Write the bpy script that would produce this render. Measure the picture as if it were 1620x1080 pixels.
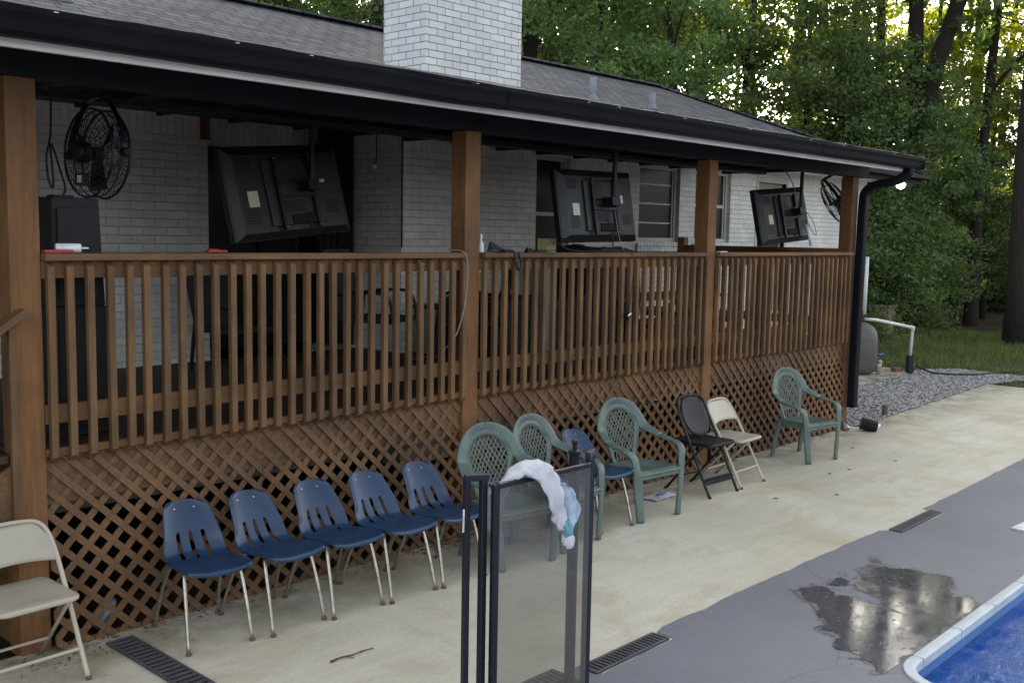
import bpy, math, random
import numpy as np
from math import sin, cos, pi, radians, sqrt, atan2
from mathutils import Vector, Matrix, noise
random.seed(7); RNG = np.random.default_rng(7)
for o in list(bpy.data.objects): bpy.data.objects.remove(o, do_unlink=True)
S = bpy.context.scene
COL = S.collection
# ---------------------------------------------------------------- camera
YAW, PITCH, ROLL, FPX = 0.7465, 0.10374, -0.0177, 1629.1
CAMP = Vector((0, -5.185, 2.16))
_F = Vector((cos(PITCH)*cos(YAW), cos(PITCH)*sin(YAW), -sin(PITCH)))
_r = Vector((sin(YAW), -cos(YAW), 0)); _d = _F.cross(_r)
_RT = _r*cos(ROLL)+_d*sin(ROLL); _DN = -_r*sin(ROLL)+_d*cos(ROLL)
cd = bpy.data.cameras.new('camera'); cam = bpy.data.objects.new('camera', cd); COL.objects.link(cam)
cd.sensor_width = 36; cd.lens = FPX/1620*36; cd.clip_start = .05; cd.clip_end = 1500
m = Matrix.Identity(4)
for i, v in enumerate((_RT, -_DN, -_F)):
    for j in range(3): m[j][i] = v[j]
m.translation = CAMP
cam.matrix_world = m
S.camera = cam
# ---------------------------------------------------------------- sky, sun, exposure
SUN_EL, SUN_AZ = radians(21), radians(36)      # azimuth measured from +x towards +y
w = bpy.data.worlds.new('World'); S.world = w; w.use_nodes = True
nt = w.node_tree; bg = nt.nodes['Background']
sky = nt.nodes.new('ShaderNodeTexSky'); sky.sky_type = 'NISHITA'; sky.sun_disc = False
sky.sun_elevation = SUN_EL; sky.sun_rotation = pi/2-SUN_AZ
sky.air_density = 1.0; sky.dust_density = 4.0; sky.ozone_density = 1.0
hs_ = nt.nodes.new('ShaderNodeHueSaturation'); hs_.inputs['Saturation'].default_value = .38
nt.links.new(sky.outputs[0], hs_.inputs['Color']); nt.links.new(hs_.outputs[0], bg.inputs[0]); bg.inputs[1].default_value = .15
sl = bpy.data.lights.new('sun', 'SUN'); sl.energy = 3.5; sl.angle = radians(2); sl.color = (1, .93, .78)
so = bpy.data.objects.new('sun', sl); COL.objects.link(so)
so.rotation_euler = Vector((cos(SUN_EL)*cos(SUN_AZ), cos(SUN_EL)*sin(SUN_AZ), sin(SUN_EL))).to_track_quat('Z', 'Y').to_euler()
S.view_settings.view_transform = 'Standard'; S.view_settings.look = 'None'
S.view_settings.exposure = 1.93; S.view_settings.gamma = 1
S.render.engine = 'CYCLES'
S.cycles.max_bounces = 8; S.cycles.transparent_max_bounces = 16; S.cycles.diffuse_bounces = 4
# ---------------------------------------------------------------- materials
def new_mat(name):
    mt = bpy.data.materials.new(name); mt.use_nodes = True
    return mt, mt.node_tree.nodes, mt.node_tree.links, mt.node_tree.nodes['Principled BSDF']
def nd(N, t, **kw):
    n = N.new(t)
    for k, v in kw.items():
        if k in n.inputs: n.inputs[k].default_value = v
        else: setattr(n, k, v)
    return n
def ramp(N, L, fac, stops):
    r = N.new('ShaderNodeValToRGB'); e = r.color_ramp.elements
    while len(e) > 1: e.remove(e[-1])
    e[0].position = stops[0][0]; e[0].color = (*stops[0][1], 1) if len(stops[0][1]) == 3 else stops[0][1]
    for p, c in stops[1:]:
        x = e.new(p); x.color = (*c, 1)
    L.new(fac, r.inputs[0]); return r.outputs[0]
def g(v): return (v, v, v)
def mixc(N, L, fac, a, b, mode='MIX'):
    n = N.new('ShaderNodeMix'); n.data_type = 'RGBA'; n.blend_type = mode
    for i, v in ((0, fac), (6, a), (7, b)):
        if hasattr(v, 'links'): L.new(v, n.inputs[i])
        elif i == 0: n.inputs[0].default_value = v
        else: n.inputs[i].default_value = (*v, 1)
    return n.outputs[2]
def bump(N, L, P, h, strength=.3, dist=.01):
    b = nd(N, 'ShaderNodeBump', Strength=strength, Distance=dist)
    L.new(h, b.inputs['Height']); L.new(b.outputs[0], P.inputs['Normal'])
def simple(name, col, rough=.5, metal=0, var=.25, scale=9, bumpv=.0, spec=.5, coords='Object'):
    mt, N, L, P = new_mat(name)
    tc = nd(N, 'ShaderNodeTexCoord')
    n1 = nd(N, 'ShaderNodeTexNoise', Scale=scale, Detail=6, Roughness=.6); L.new(tc.outputs[coords], n1.inputs[0])
    lo = tuple(c*(1-var) for c in col); hi = tuple(min(1, c*(1+var)) for c in col)
    c = ramp(N, L, n1.outputs[0], [(.3, lo), (.7, hi)])
    oi = nd(N, 'ShaderNodeObjectInfo')
    c = mixc(N, L, 1.0, c, ramp(N, L, oi.outputs['Random'], [(0, g(.90)), (1, g(1.10))]), 'MULTIPLY')
    ns = nd(N, 'ShaderNodeTexNoise', Scale=scale*2.7, Detail=10, Roughness=.8, Distortion=1.2); L.new(tc.outputs[coords], ns.inputs[0])
    c = mixc(N, L, ramp(N, L, ns.outputs[0], [(.60, g(0)), (.70, g(.22))]), c, tuple(min(1, x*.6+.05) for x in col))
    L.new(c, P.inputs['Base Color'])
    rr = nd(N, 'ShaderNodeMapRange'); rr.inputs[3].default_value = rough*.8; rr.inputs[4].default_value = min(1, rough*1.25)
    L.new(n1.outputs[0], rr.inputs[0]); L.new(rr.outputs[0], P.inputs['Roughness'])
    P.inputs['Metallic'].default_value = metal; P.inputs['Specular IOR Level'].default_value = spec
    if bumpv:
        n2 = nd(N, 'ShaderNodeTexNoise', Scale=scale*8, Detail=4); L.new(tc.outputs[coords], n2.inputs[0])
        bump(N, L, P, n2.outputs[0], bumpv, .004)
    return mt
def wood_mat(name, dark, light, axis=2, wear=.35, knots=True):
    mt, N, L, P = new_mat(name)
    tc = nd(N, 'ShaderNodeTexCoord')
    mp = nd(N, 'ShaderNodeMapping'); sc = [14, 14, 14]; sc[axis] = 1.1; mp.inputs['Scale'].default_value = sc
    L.new(tc.outputs['Object'], mp.inputs[0])
    n1 = nd(N, 'ShaderNodeTexNoise', Scale=2.5, Detail=9, Roughness=.65, Distortion=.6); L.new(mp.outputs[0], n1.inputs[0])
    c = ramp(N, L, n1.outputs[0], [(.25, dark), (.75, light)])
    n2 = nd(N, 'ShaderNodeTexNoise', Scale=1.7, Detail=5, Roughness=.6); L.new(tc.outputs['Object'], n2.inputs[0])
    bl = ramp(N, L, n2.outputs[0], [(.35, g(.62)), (.65, g(1.18))])
    c = mixc(N, L, 1.0, c, bl, 'MULTIPLY')
    n3 = nd(N, 'ShaderNodeTexNoise', Scale=6.5, Detail=8, Roughness=.75); L.new(tc.outputs['Object'], n3.inputs[0])
    wr = ramp(N, L, n3.outputs[0], [(.6, g(0)), (.72, g(wear))])
    c = mixc(N, L, wr, c, tuple(min(1, x*1.7+.03) for x in light))
    if knots:
        mp2 = nd(N, 'ShaderNodeMapping'); s2 = [3.3, 3.3, 3.3]; s2[axis] = 1.5; mp2.inputs['Scale'].default_value = s2
        L.new(tc.outputs['Object'], mp2.inputs[0])
        v = nd(N, 'ShaderNodeTexVoronoi', Scale=1.0); L.new(mp2.outputs[0], v.inputs[0])
        k = ramp(N, L, v.outputs['Distance'], [(.05, g(.3)), (.11, g(1))])
        c = mixc(N, L, 1.0, c, k, 'MULTIPLY')
    oi = nd(N, 'ShaderNodeObjectInfo')
    c = mixc(N, L, 1.0, c, ramp(N, L, oi.outputs['Random'], [(0, (.80, .78, .76)), (.5, (1, 1, 1)), (1, (1.2, 1.17, 1.1))]), 'MULTIPLY')
    # grey weathering where stain has faded
    n4 = nd(N, 'ShaderNodeTexNoise', Scale=3.1, Detail=8, Roughness=.7, Distortion=.5); L.new(mp.outputs[0], n4.inputs[0])
    c = mixc(N, L, ramp(N, L, n4.outputs[0], [(.58, g(0)), (.78, g(.25))]), c, tuple(x*.55+.03 for x in light))
    L.new(c, P.inputs['Base Color']); P.inputs['Roughness'].default_value = .72
    bump(N, L, P, n1.outputs[0], .5, .004)
    return mt
def brick_mat(name, paint, mortar, soldier_z=None, grime=.3, fill=.62):
    mt, N, L, P = new_mat(name)
    tc = nd(N, 'ShaderNodeTexCoord'); sp = nd(N, 'ShaderNodeSeparateXYZ'); L.new(tc.outputs['Object'], sp.inputs[0])
    ge = nd(N, 'ShaderNodeNewGeometry'); sn = nd(N, 'ShaderNodeSeparateXYZ'); L.new(ge.outputs['Normal'], sn.inputs[0])
    ab = nd(N, 'ShaderNodeMath', operation='ABSOLUTE'); L.new(sn.outputs[0], ab.inputs[0])
    gt = nd(N, 'ShaderNodeMath', operation='GREATER_THAN'); L.new(ab.outputs[0], gt.inputs[0]); gt.inputs[1].default_value = .5
    mx = nd(N, 'ShaderNodeMix', data_type='FLOAT'); L.new(gt.outputs[0], mx.inputs[0]); L.new(sp.outputs[0], mx.inputs[2])
    L.new(sp.outputs[1], mx.inputs[3])
    u, v = mx.outputs[0], sp.outputs[2]
    cA = nd(N, 'ShaderNodeCombineXYZ'); L.new(u, cA.inputs[0]); L.new(v, cA.inputs[1])
    vec = cA.outputs[0]
    if soldier_z:
        cB = nd(N, 'ShaderNodeCombineXYZ'); L.new(v, cB.inputs[0]); L.new(u, cB.inputs[1])
        off = nd(N, 'ShaderNodeVectorMath', operation='ADD'); L.new(cB.outputs[0], off.inputs[0]); off.inputs[1].default_value = (.205*20-soldier_z, 0, 0)
        zt = nd(N, 'ShaderNodeMath', operation='GREATER_THAN'); L.new(v, zt.inputs[0]); zt.inputs[1].default_value = soldier_z
        mv = nd(N, 'ShaderNodeMix', data_type='VECTOR'); L.new(zt.outputs[0], mv.inputs[0]); L.new(vec, mv.inputs[4]); L.new(off.outputs[0], mv.inputs[5])
        vec = mv.outputs[1]
    nz = nd(N, 'ShaderNodeTexNoise', Scale=14, Detail=2); L.new(tc.outputs['Object'], nz.inputs[0])
    sb = nd(N, 'ShaderNodeVectorMath', operation='SUBTRACT'); L.new(nz.outputs['Color'], sb.inputs[0]); sb.inputs[1].default_value = (.5, .5, .5)
    ml = nd(N, 'ShaderNodeVectorMath', operation='SCALE'); L.new(sb.outputs[0], ml.inputs[0]); ml.inputs['Scale'].default_value = .010
    ad = nd(N, 'ShaderNodeVectorMath', operation='ADD'); L.new(vec, ad.inputs[0]); L.new(ml.outputs[0], ad.inputs[1])
    br = nd(N, 'ShaderNodeTexBrick', Scale=1.0); br.inputs['Brick Width'].default_value = .205; br.inputs['Row Height'].default_value = .0677
    br.inputs['Mortar Size'].default_value = .0042; br.inputs['Mortar Smooth'].default_value = .25; br.inputs['Bias'].default_value = 0
    br.inputs['Color1'].default_value = (*paint, 1); br.inputs['Color2'].default_value = (*[c*.86 for c in paint], 1); br.inputs['Mortar'].default_value = (*mortar, 1)
    L.new(ad.outputs[0], br.inputs[0])
    # mortar lines are unevenly filled with paint
    n5 = nd(N, 'ShaderNodeTexNoise', Scale=4.5, Detail=5, Roughness=.65); L.new(tc.outputs['Object'], n5.inputs[0])
    ff = ramp(N, L, n5.outputs[0], [(fill-.27, g(0)), (fill, g(.85))])
    fm = nd(N, 'ShaderNodeMath', operation='MULTIPLY'); L.new(br.outputs['Fac'], fm.inputs[0]); L.new(ff, fm.inputs[1])
    c = mixc(N, L, fm.outputs[0], br.outputs[0], tuple(x*.88 for x in paint))
    n6 = nd(N, 'ShaderNodeTexNoise', Scale=1.3, Detail=6, Roughness=.7); L.new(tc.outputs['Object'], n6.inputs[0])
    gr = ramp(N, L, n6.outputs[0], [(.3, g(1-grime)), (.62, g(1))])
    c = mixc(N, L, 1.0, c, gr, 'MULTIPLY')
    n8 = nd(N, 'ShaderNodeTexNoise', Scale=22, Detail=7, Roughness=.8); L.new(tc.outputs['Object'], n8.inputs[0])
    c = mixc(N, L, 1.0, c, ramp(N, L, n8.outputs[0], [(.30, g(.74)), (.45, g(1))]), 'MULTIPLY')
    mp9 = nd(N, 'ShaderNodeMapping'); mp9.inputs['Scale'].default_value = (5, 5, .5); L.new(tc.outputs['Object'], mp9.inputs[0])
    n9 = nd(N, 'ShaderNodeTexNoise', Scale=1.5, Detail=6, Roughness=.7); L.new(mp9.outputs[0], n9.inputs[0])
    c = mixc(N, L, ramp(N, L, n9.outputs[0], [(.56, g(0)), (.75, g(grime))]), c, (.36, .33, .26))
    L.new(c, P.inputs['Base Color']); P.inputs['Roughness'].default_value = .62
    iv = nd(N, 'ShaderNodeMath', operation='SUBTRACT'); iv.inputs[0].default_value = 1; L.new(br.outputs['Fac'], iv.inputs[1])
    n7 = nd(N, 'ShaderNodeTexNoise', Scale=60, Detail=3); L.new(tc.outputs['Object'], n7.inputs[0])
    a2 = nd(N, 'ShaderNodeMath', operation='MULTIPLY_ADD'); L.new(n7.outputs[0], a2.inputs[0]); a2.inputs[1].default_value = .25; L.new(iv.outputs[0], a2.inputs[2])
    bump(N, L, P, a2.outputs[0], 1.0, .012)
    return mt
def shingle_mat(name):
    mt, N, L, P = new_mat(name)
    tc = nd(N, 'ShaderNodeTexCoord')
    br = nd(N, 'ShaderNodeTexBrick', Scale=1.0); br.inputs['Brick Width'].default_value = .21; br.inputs['Row Height'].default_value = .125
    br.offset = .37
    br.inputs['Mortar Size'].default_value = .011; br.inputs['Mortar Smooth'].default_value = .1
    br.inputs['Color1'].default_value = (.060, .060, .066, 1); br.inputs['Color2'].default_value = (.125, .124, .134, 1); br.inputs['Mortar'].default_value = (.012, .012, .014, 1)
    L.new(tc.outputs['Object'], br.inputs[0])
    n1 = nd(N, 'ShaderNodeTexNoise', Scale=3, Detail=8, Roughness=.75); L.new(tc.outputs['Object'], n1.inputs[0])
    c = mixc(N, L, 1.0, br.outputs[0], ramp(N, L, n1.outputs[0], [(.3, g(.7)), (.7, g(1.3))]), 'MULTIPLY')
    n2 = nd(N, 'ShaderNodeTexNoise', Scale=160, Detail=2); L.new(tc.outputs['Object'], n2.inputs[0])
    c = mixc(N, L, 1.0, c, ramp(N, L, n2.outputs[0], [(.35, g(.72)), (.65, g(1.25))]), 'MULTIPLY')
    L.new(c, P.inputs['Base Color']); P.inputs['Roughness'].default_value = .9
    iv = nd(N, 'ShaderNodeMath', operation='SUBTRACT'); iv.inputs[0].default_value = 1; L.new(br.outputs['Fac'], iv.inputs[1])
    bump(N, L, P, iv.outputs[0], .9, .02)
    return mt
def concrete_mat():
    mt, N, L, P = new_mat('patio_concrete')
    tc = nd(N, 'ShaderNodeTexCoord'); T = tc.outputs['Object']
    a = nd(N, 'ShaderNodeTexNoise', Scale=.55, Detail=8, Roughness=.62, Distortion=.4); L.new(T, a.inputs[0])
    c = ramp(N, L, a.outputs[0], [(.3, (.51, .455, .335)), (.5, (.60, .555, .435)), (.72, (.69, .65, .535))])
    # broom / wash streaks running along x
    mp = nd(N, 'ShaderNodeMapping'); mp.inputs['Scale'].default_value = (.7, 5, 1); mp.inputs['Rotation'].default_value = (0, 0, .12); L.new(T, mp.inputs[0])
    b = nd(N, 'ShaderNodeTexNoise', Scale=1.6, Detail=7, Roughness=.7); L.new(mp.outputs[0], b.inputs[0])
    c = mixc(N, L, 1.0, c, ramp(N, L, b.outputs[0], [(.3, g(.90)), (.7, g(1.06))]), 'MULTIPLY')
    # tan iron stains
    d = nd(N, 'ShaderNodeTexNoise', Scale=1.1, Detail=9, Roughness=.72, Distortion=1.0); L.new(T, d.inputs[0])
    c = mixc(N, L, ramp(N, L, d.outputs[0], [(.50, g(0)), (.70, g(.65))]), c, (.44, .33, .19))
    # greenish algae / dirt band near the lattice
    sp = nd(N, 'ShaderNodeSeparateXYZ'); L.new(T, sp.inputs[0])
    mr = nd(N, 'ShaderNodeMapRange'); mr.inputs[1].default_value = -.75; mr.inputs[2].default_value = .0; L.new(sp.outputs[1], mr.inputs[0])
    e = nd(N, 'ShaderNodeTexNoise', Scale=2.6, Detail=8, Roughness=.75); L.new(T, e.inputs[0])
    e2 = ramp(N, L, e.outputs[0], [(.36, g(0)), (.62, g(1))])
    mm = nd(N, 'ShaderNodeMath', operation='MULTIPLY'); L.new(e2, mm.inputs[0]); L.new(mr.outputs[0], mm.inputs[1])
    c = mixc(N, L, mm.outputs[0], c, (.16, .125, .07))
    # speckle, pits
    f = nd(N, 'ShaderNodeTexNoise', Scale=45, Detail=6, Roughness=.8); L.new(T, f.inputs[0])
    c = mixc(N, L, 1.0, c, ramp(N, L, f.outputs[0], [(.3, g(.86)), (.6, g(1.05))]), 'MULTIPLY')
    h = nd(N, 'ShaderNodeTexVoronoi', Scale=5.5, Randomness=1.0); L.new(T, h.inputs[0])
    c = mixc(N, L, 1.0, c, ramp(N, L, h.outputs['Distance'], [(.008, g(.5)), (.02, g(1))]), 'MULTIPLY')
    L.new(c, P.inputs['Base Color']); P.inputs['Roughness'].default_value = .78
    bump(N, L, P, f.outputs[0], .25, .004)
    return mt
def deck_paint_mat():
    mt, N, L, P = new_mat('pool_deck_paint')
    tc = nd(N, 'ShaderNodeTexCoord'); T = tc.outputs['Object']
    a = nd(N, 'ShaderNodeTexNoise', Scale=1.1, Detail=7, Roughness=.65); L.new(T, a.inputs[0])
    c = ramp(N, L, a.outputs[0], [(.3, (.158, .156, .176)), (.7, (.195, .192, .212))])
    f = nd(N, 'ShaderNodeTexNoise', Scale=60, Detail=6, Roughness=.8); L.new(T, f.inputs[0])
    c = mixc(N, L, 1.0, c, ramp(N, L, f.outputs[0], [(.3, g(.88)), (.65, g(1.08))]), 'MULTIPLY')
    d = nd(N, 'ShaderNodeTexNoise', Scale=2.3, Detail=9, Roughness=.8); L.new(T, d.inputs[0])
    c = mixc(N, L, ramp(N, L, d.outputs[0], [(.64, g(0)), (.72, g(.35))]), c, (.36, .35, .36))
    h = nd(N, 'ShaderNodeTexVoronoi', Scale=2.6); L.new(T, h.inputs[0])
    c = mixc(N, L, 1.0, c, ramp(N, L, h.outputs['Distance'], [(.012, g(.3)), (.022, g(1))]), 'MULTIPLY')
    # hairline cracks
    v = nd(N, 'ShaderNodeTexVoronoi', Scale=.42, feature='DISTANCE_TO_EDGE'); 
    nn = nd(N, 'ShaderNodeTexNoise', Scale=2, Detail=5); L.new(T, nn.inputs[0])
    av = nd(N, 'ShaderNodeMixRGB', blend_type='ADD'); av.inputs[0].default_value = .25; L.new(T, av.inputs[1]); L.new(nn.outputs['Color'], av.inputs[2]); L.new(av.outputs[0], v.inputs[0])
    c = mixc(N, L, 1.0, c, ramp(N, L, v.outputs['Distance'], [(.0006, g(.75)), (.002, g(1))]), 'MULTIPLY')
    L.new(c, P.inputs['Base Color']); P.inputs['Roughness'].default_value = .62
    bump(N, L, P, f.outputs[0], .3, .003)
    return mt
def wet_mat():
    mt, N, L, P = new_mat('wet_paint')
    tc = nd(N, 'ShaderNodeTexCoord'); T = tc.outputs['Object']
    a = nd(N, 'ShaderNodeTexNoise', Scale=4, Detail=7, Roughness=.7); L.new(T, a.inputs[0])
    c = ramp(N, L, a.outputs[0], [(.3, (.075, .072, .078)), (.7, (.11, .106, .113))])
    L.new(c, P.inputs['Base Color'])
    f = nd(N, 'ShaderNodeTexNoise', Scale=38, Detail=5, Roughness=.75); L.new(T, f.inputs[0])
    # pooled water where the noise is low, merely damp paint elsewhere
    b = nd(N, 'ShaderNodeTexNoise', Scale=2.6, Detail=8, Roughness=.72); L.new(T, b.inputs[0])
    rr = ramp(N, L, b.outputs[0], [(.42, g(.02)), (.55, g(.07)), (.68, g(.22))])
    L.new(rr, P.inputs['Roughness'])
    bs = ramp(N, L, b.outputs[0], [(.42, g(.10)), (.6, g(.4))])
    mu = nd(N, 'ShaderNodeMath', operation='MULTIPLY'); L.new(f.outputs[0], mu.inputs[0]); L.new(bs, mu.inputs[1])
    bump(N, L, P, mu.outputs[0], .40, .0014)
    P.inputs['Specular IOR Level'].default_value = .5
    return mt
def water_mat():
    mt, N, L, P = new_mat('pool_water'); N.remove(P)
    tc = nd(N, 'ShaderNodeTexCoord'); T = tc.outputs['Object']
    a = nd(N, 'ShaderNodeTexNoise', Scale=4.2, Detail=5, Roughness=.6, Distortion=.7); L.new(T, a.inputs[0])
    b = nd(N, 'ShaderNodeBump', Strength=.55, Distance=.06); b.inputs['Strength'].default_value = .7; b.inputs['Distance'].default_value = .05
    L.new(a.outputs[0], b.inputs['Height'])
    gl = nd(N, 'ShaderNodeBsdfGlossy', Roughness=.015); L.new(b.outputs[0], gl.inputs['Normal'])
    tr = nd(N, 'ShaderNodeBsdfRefraction', Roughness=.0, IOR=1.33); tr.inputs[0].default_value = (.75, .90, 1.0, 1); L.new(b.outputs[0], tr.inputs['Normal'])
    tp = nd(N, 'ShaderNodeBsdfTransparent'); tp.inputs[0].default_value = (.75, .90, 1.0, 1)
    m0 = nd(N, 'ShaderNodeMixShader'); m0.inputs[0].default_value = .5; L.new(tr.outputs[0], m0.inputs[1]); L.new(tp.outputs[0], m0.inputs[2])
    fr = nd(N, 'ShaderNodeFresnel', IOR=1.33); L.new(b.outputs[0], fr.inputs['Normal'])
    mx = nd(N, 'ShaderNodeMixShader'); L.new(fr.outputs[0], mx.inputs[0]); L.new(m0.outputs[0], mx.inputs[1]); L.new(gl.outputs[0], mx.inputs[2])
    L.new(mx.outputs[0], N['Material Output'].inputs[0]); return mt
def liner_mat():
    mt, N, L, P = new_mat('pool_liner')
    tc = nd(N, 'ShaderNodeTexCoord'); T = tc.outputs['Object']
    v = nd(N, 'ShaderNodeTexVoronoi', Scale=26); L.new(T, v.inputs[0])
    c = ramp(N, L, v.outputs['Distance'], [(.2, (.09, .50, .92)), (.55, (.02, .28, .66))])
    L.new(c, P.inputs['Base Color']); P.inputs['Roughness'].default_value = .5; return mt
def leaf_mat(name, dark, light, trans, tcol):
    mt, N, L, P = new_mat(name); 
    oi = nd(N, 'ShaderNodeObjectInfo'); ge = nd(N, 'ShaderNodeNewGeometry')
    tc = nd(N, 'ShaderNodeTexCoord')
    n1 = nd(N, 'ShaderNodeTexNoise', Scale=.9, Detail=4, Roughness=.6); L.new(tc.outputs['Object'], n1.inputs[0])
    ad = nd(N, 'ShaderNodeMath', operation='MULTIPLY_ADD'); L.new(ge.outputs['Random Per Island'], ad.inputs[0]); ad.inputs[1].default_value = .45; L.new(n1.outputs[0], ad.inputs[2])
    c = ramp(N, L, ad.outputs[0], [(.40, dark), (.85, light)])
    hs = nd(N, 'ShaderNodeHueSaturation'); L.new(c, hs.inputs['Color'])
    mr = nd(N, 'ShaderNodeMapRange'); mr.inputs[3].default_value = .75; mr.inputs[4].default_value = 1.6; L.new(oi.outputs['Random'], mr.inputs[0]); L.new(mr.outputs[0], hs.inputs['Value'])
    mr2 = nd(N, 'ShaderNodeMapRange'); mr2.inputs[3].default_value = .48; mr2.inputs[4].default_value = .515; L.new(oi.outputs['Random'], mr2.inputs[0]); L.new(mr2.outputs[0], hs.inputs['Hue'])
    L.new(hs.outputs[0], P.inputs['Base Color']); P.inputs['Roughness'].default_value = .5; P.inputs['Specular IOR Level'].default_value = .35
    tl = nd(N, 'ShaderNodeBsdfTranslucent'); c2 = mixc(N, L, 1.0, hs.outputs[0], tcol, 'MULTIPLY'); L.new(c2, tl.inputs[0])
    mx = nd(N, 'ShaderNodeMixShader'); mx.inputs[0].default_value = trans
    L.new(P.outputs[0], mx.inputs[1]); L.new(tl.outputs[0], mx.inputs[2]); L.new(mx.outputs[0], N['Material Output'].inputs[0])
    return mt
def glass_mat(name, tint, rough=.02, mixv=.12):
    mt, N, L, P = new_mat(name); N.remove(P)
    tp = nd(N, 'ShaderNodeBsdfTransparent'); tp.inputs[0].default_value = (*tint, 1)
    gl = nd(N, 'ShaderNodeBsdfGlossy', Roughness=rough); mx = nd(N, 'ShaderNodeMixShader'); mx.inputs[0].default_value = .05
    df = nd(N, 'ShaderNodeBsdfDiffuse'); df.inputs[0].default_value = (.24, .23, .21, 1); m3 = nd(N, 'ShaderNodeMixShader'); m3.inputs[0].default_value = mixv; L.new(tp.outputs[0], m3.inputs[1]); L.new(df.outputs[0], m3.inputs[2]); tp = m3; L.new(tp.outputs[0], mx.inputs[1]); L.new(gl.outputs[0], mx.inputs[2])
    L.new(mx.outputs[0], N['Material Output'].inputs[0]); return mt
def ground_mat(name, kind):
    mt, N, L, P = new_mat(name); tc = nd(N, 'ShaderNodeTexCoord'); T = tc.outputs['Object']
    a = nd(N, 'ShaderNodeTexNoise', Scale=.5, Detail=9, Roughness=.7); L.new(T, a.inputs[0])
    b = nd(N, 'ShaderNodeTexNoise', Scale=12, Detail=8, Roughness=.8); L.new(T, b.inputs[0])
    if kind == 'grass':
        c = ramp(N, L, a.outputs[0], [(.38, (.085, .062, .042)), (.50, (.065, .07, .028)), (.7, (.075, .105, .03))])
    elif kind == 'litter':
        c = ramp(N, L, a.outputs[0], [(.3, (.035, .025, .018)), (.55, (.07, .048, .033)), (.75, (.05, .06, .02))])
    else:
        c = ramp(N, L, a.outputs[0], [(.3, (.20, .19, .175)), (.7, (.30, .29, .28))])
    c = mixc(N, L, 1.0, c, ramp(N, L, b.outputs[0], [(.3, g(.45)), (.7, g(1.45))]), 'MULTIPLY')
    L.new(c, P.inputs['Base Color']); P.inputs['Roughness'].default_value = .95; P.inputs['Specular IOR Level'].default_value = .15
    bump(N, L, P, b.outputs[0], .8, .03); return mt
def gravel_mat():
    mt, N, L, P = new_mat('gravel_stone'); ge = nd(N, 'ShaderNodeNewGeometry')
    c = ramp(N, L, ge.outputs['Random Per Island'], [(0, (.13, .125, .12)), (.4, (.29, .285, .28)), (.85, (.45, .44, .43)), (.95, (.30, .20, .12)), (1, (.6, .58, .56))])
    L.new(c, P.inputs['Base Color']); P.inputs['Roughness'].default_value = .85; return mt
def bark_mat():
    mt, N, L, P = new_mat('bark'); tc = nd(N, 'ShaderNodeTexCoord')
    mp = nd(N, 'ShaderNodeMapping'); mp.inputs['Scale'].default_value = (7, 7, 1.2); L.new(tc.outputs['Object'], mp.inputs[0])
    a = nd(N, 'ShaderNodeTexNoise', Scale=2, Detail=8, Roughness=.75); L.new(mp.outputs[0], a.inputs[0])
    c = ramp(N, L, a.outputs[0], [(.3, (.010, .008, .006)), (.7, (.042, .034, .026))])
    L.new(c, P.inputs['Base Color']); P.inputs['Roughness'].default_value = .95; bump(N, L, P, a.outputs[0], .9, .05); return mt
M = {}
M['post'] = wood_mat('stained_post_wood', (.11, .048, .015), (.235, .108, .034), 2)
M['rail'] = wood_mat('stained_rail_wood', (.105, .050, .019), (.205, .104, .042), 0, .2)
M['baluster'] = wood_mat('stained_baluster_wood', (.092, .046, .017), (.190, .102, .040), 2, .25)
M['lattice'] = wood_mat('stained_lattice_wood', (.086, .042, .017), (.185, .098, .042), 1, .35, False)
M['floor'] = wood_mat('deck_board_wood', (.035, .020, .012), (.07, .040, .024), 0, .1)
M['brick'] = brick_mat('painted_brick', (.72, .715, .675), (.42, .415, .39), 2.925, .28, .68)
M['chimney'] = brick_mat('painted_chimney_brick', (.74, .76, .76), (.20, .205, .205), None, .15, .80)  # dark mortar tone also carries the shadow lines of the joints
M['shingle'] = shingle_mat('roof_shingle')
M['blackpaint'] = simple('black_house_paint', (.013, .014, .018), .65, 0, .3, 3, 0, .15)
M['gutter'] = simple('black_gutter_metal', (.009, .010, .013), .5, 0, .25, 2, 0, .06)
M['ceiling'] = simple('dark_ceiling_paint', (.009, .010, .014), .7)
M['white'] = simple('white_trim_paint', (.80, .79, .75), .5, 0, .12, 4)
M['vinyl'] = simple('window_frame_paint', (.42, .41, .36), .5, 0, .1, 4)
M['pane'] = simple('window_glass', (.018, .020, .019), .2, 0, .5, .8, 0, .16)
M['blind'] = simple('window_blind', (.14, .135, .115), .7)
M['concrete'] = concrete_mat(); M['deckpaint'] = deck_paint_mat(); M['wet'] = wet_mat()
M['damp'] = simple('damp_paint', (.125, .122, .134), .4, 0, .15, 30); M['water'] = water_mat(); M['liner'] = liner_mat()
M['coping'] = simple('pool_coping_white', (.48, .53, .55), .4, 0, .15, 5)
M['band'] = simple('pool_wall_band', (.06, .17, .40), .4, 0, .15, 3)
M['grass'] = ground_mat('lawn_ground', 'grass'); M['litter'] = ground_mat('forest_litter', 'litter'); M['gravelbed'] = ground_mat('gravel_bed', 'gravel')
M['gravel'] = gravel_mat(); M['bark'] = bark_mat()
M['leafA'] = leaf_mat('leaf_mid_green', (.065, .115, .050), (.16, .235, .10), .48, (1.4, 1.3, .5))
M['leafLit'] = leaf_mat('leaf_backlit_yellow', (.10, .15, .030), (.26, .32, .06), .6, (1.8, 1.5, .35))  # yellow glow of leaves lit from behind is put into the colour
M['leafC'] = leaf_mat('leaf_dark_green', (.040, .076, .036), (.105, .165, .072), .42, (1.5, 1.5, .5))
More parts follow.
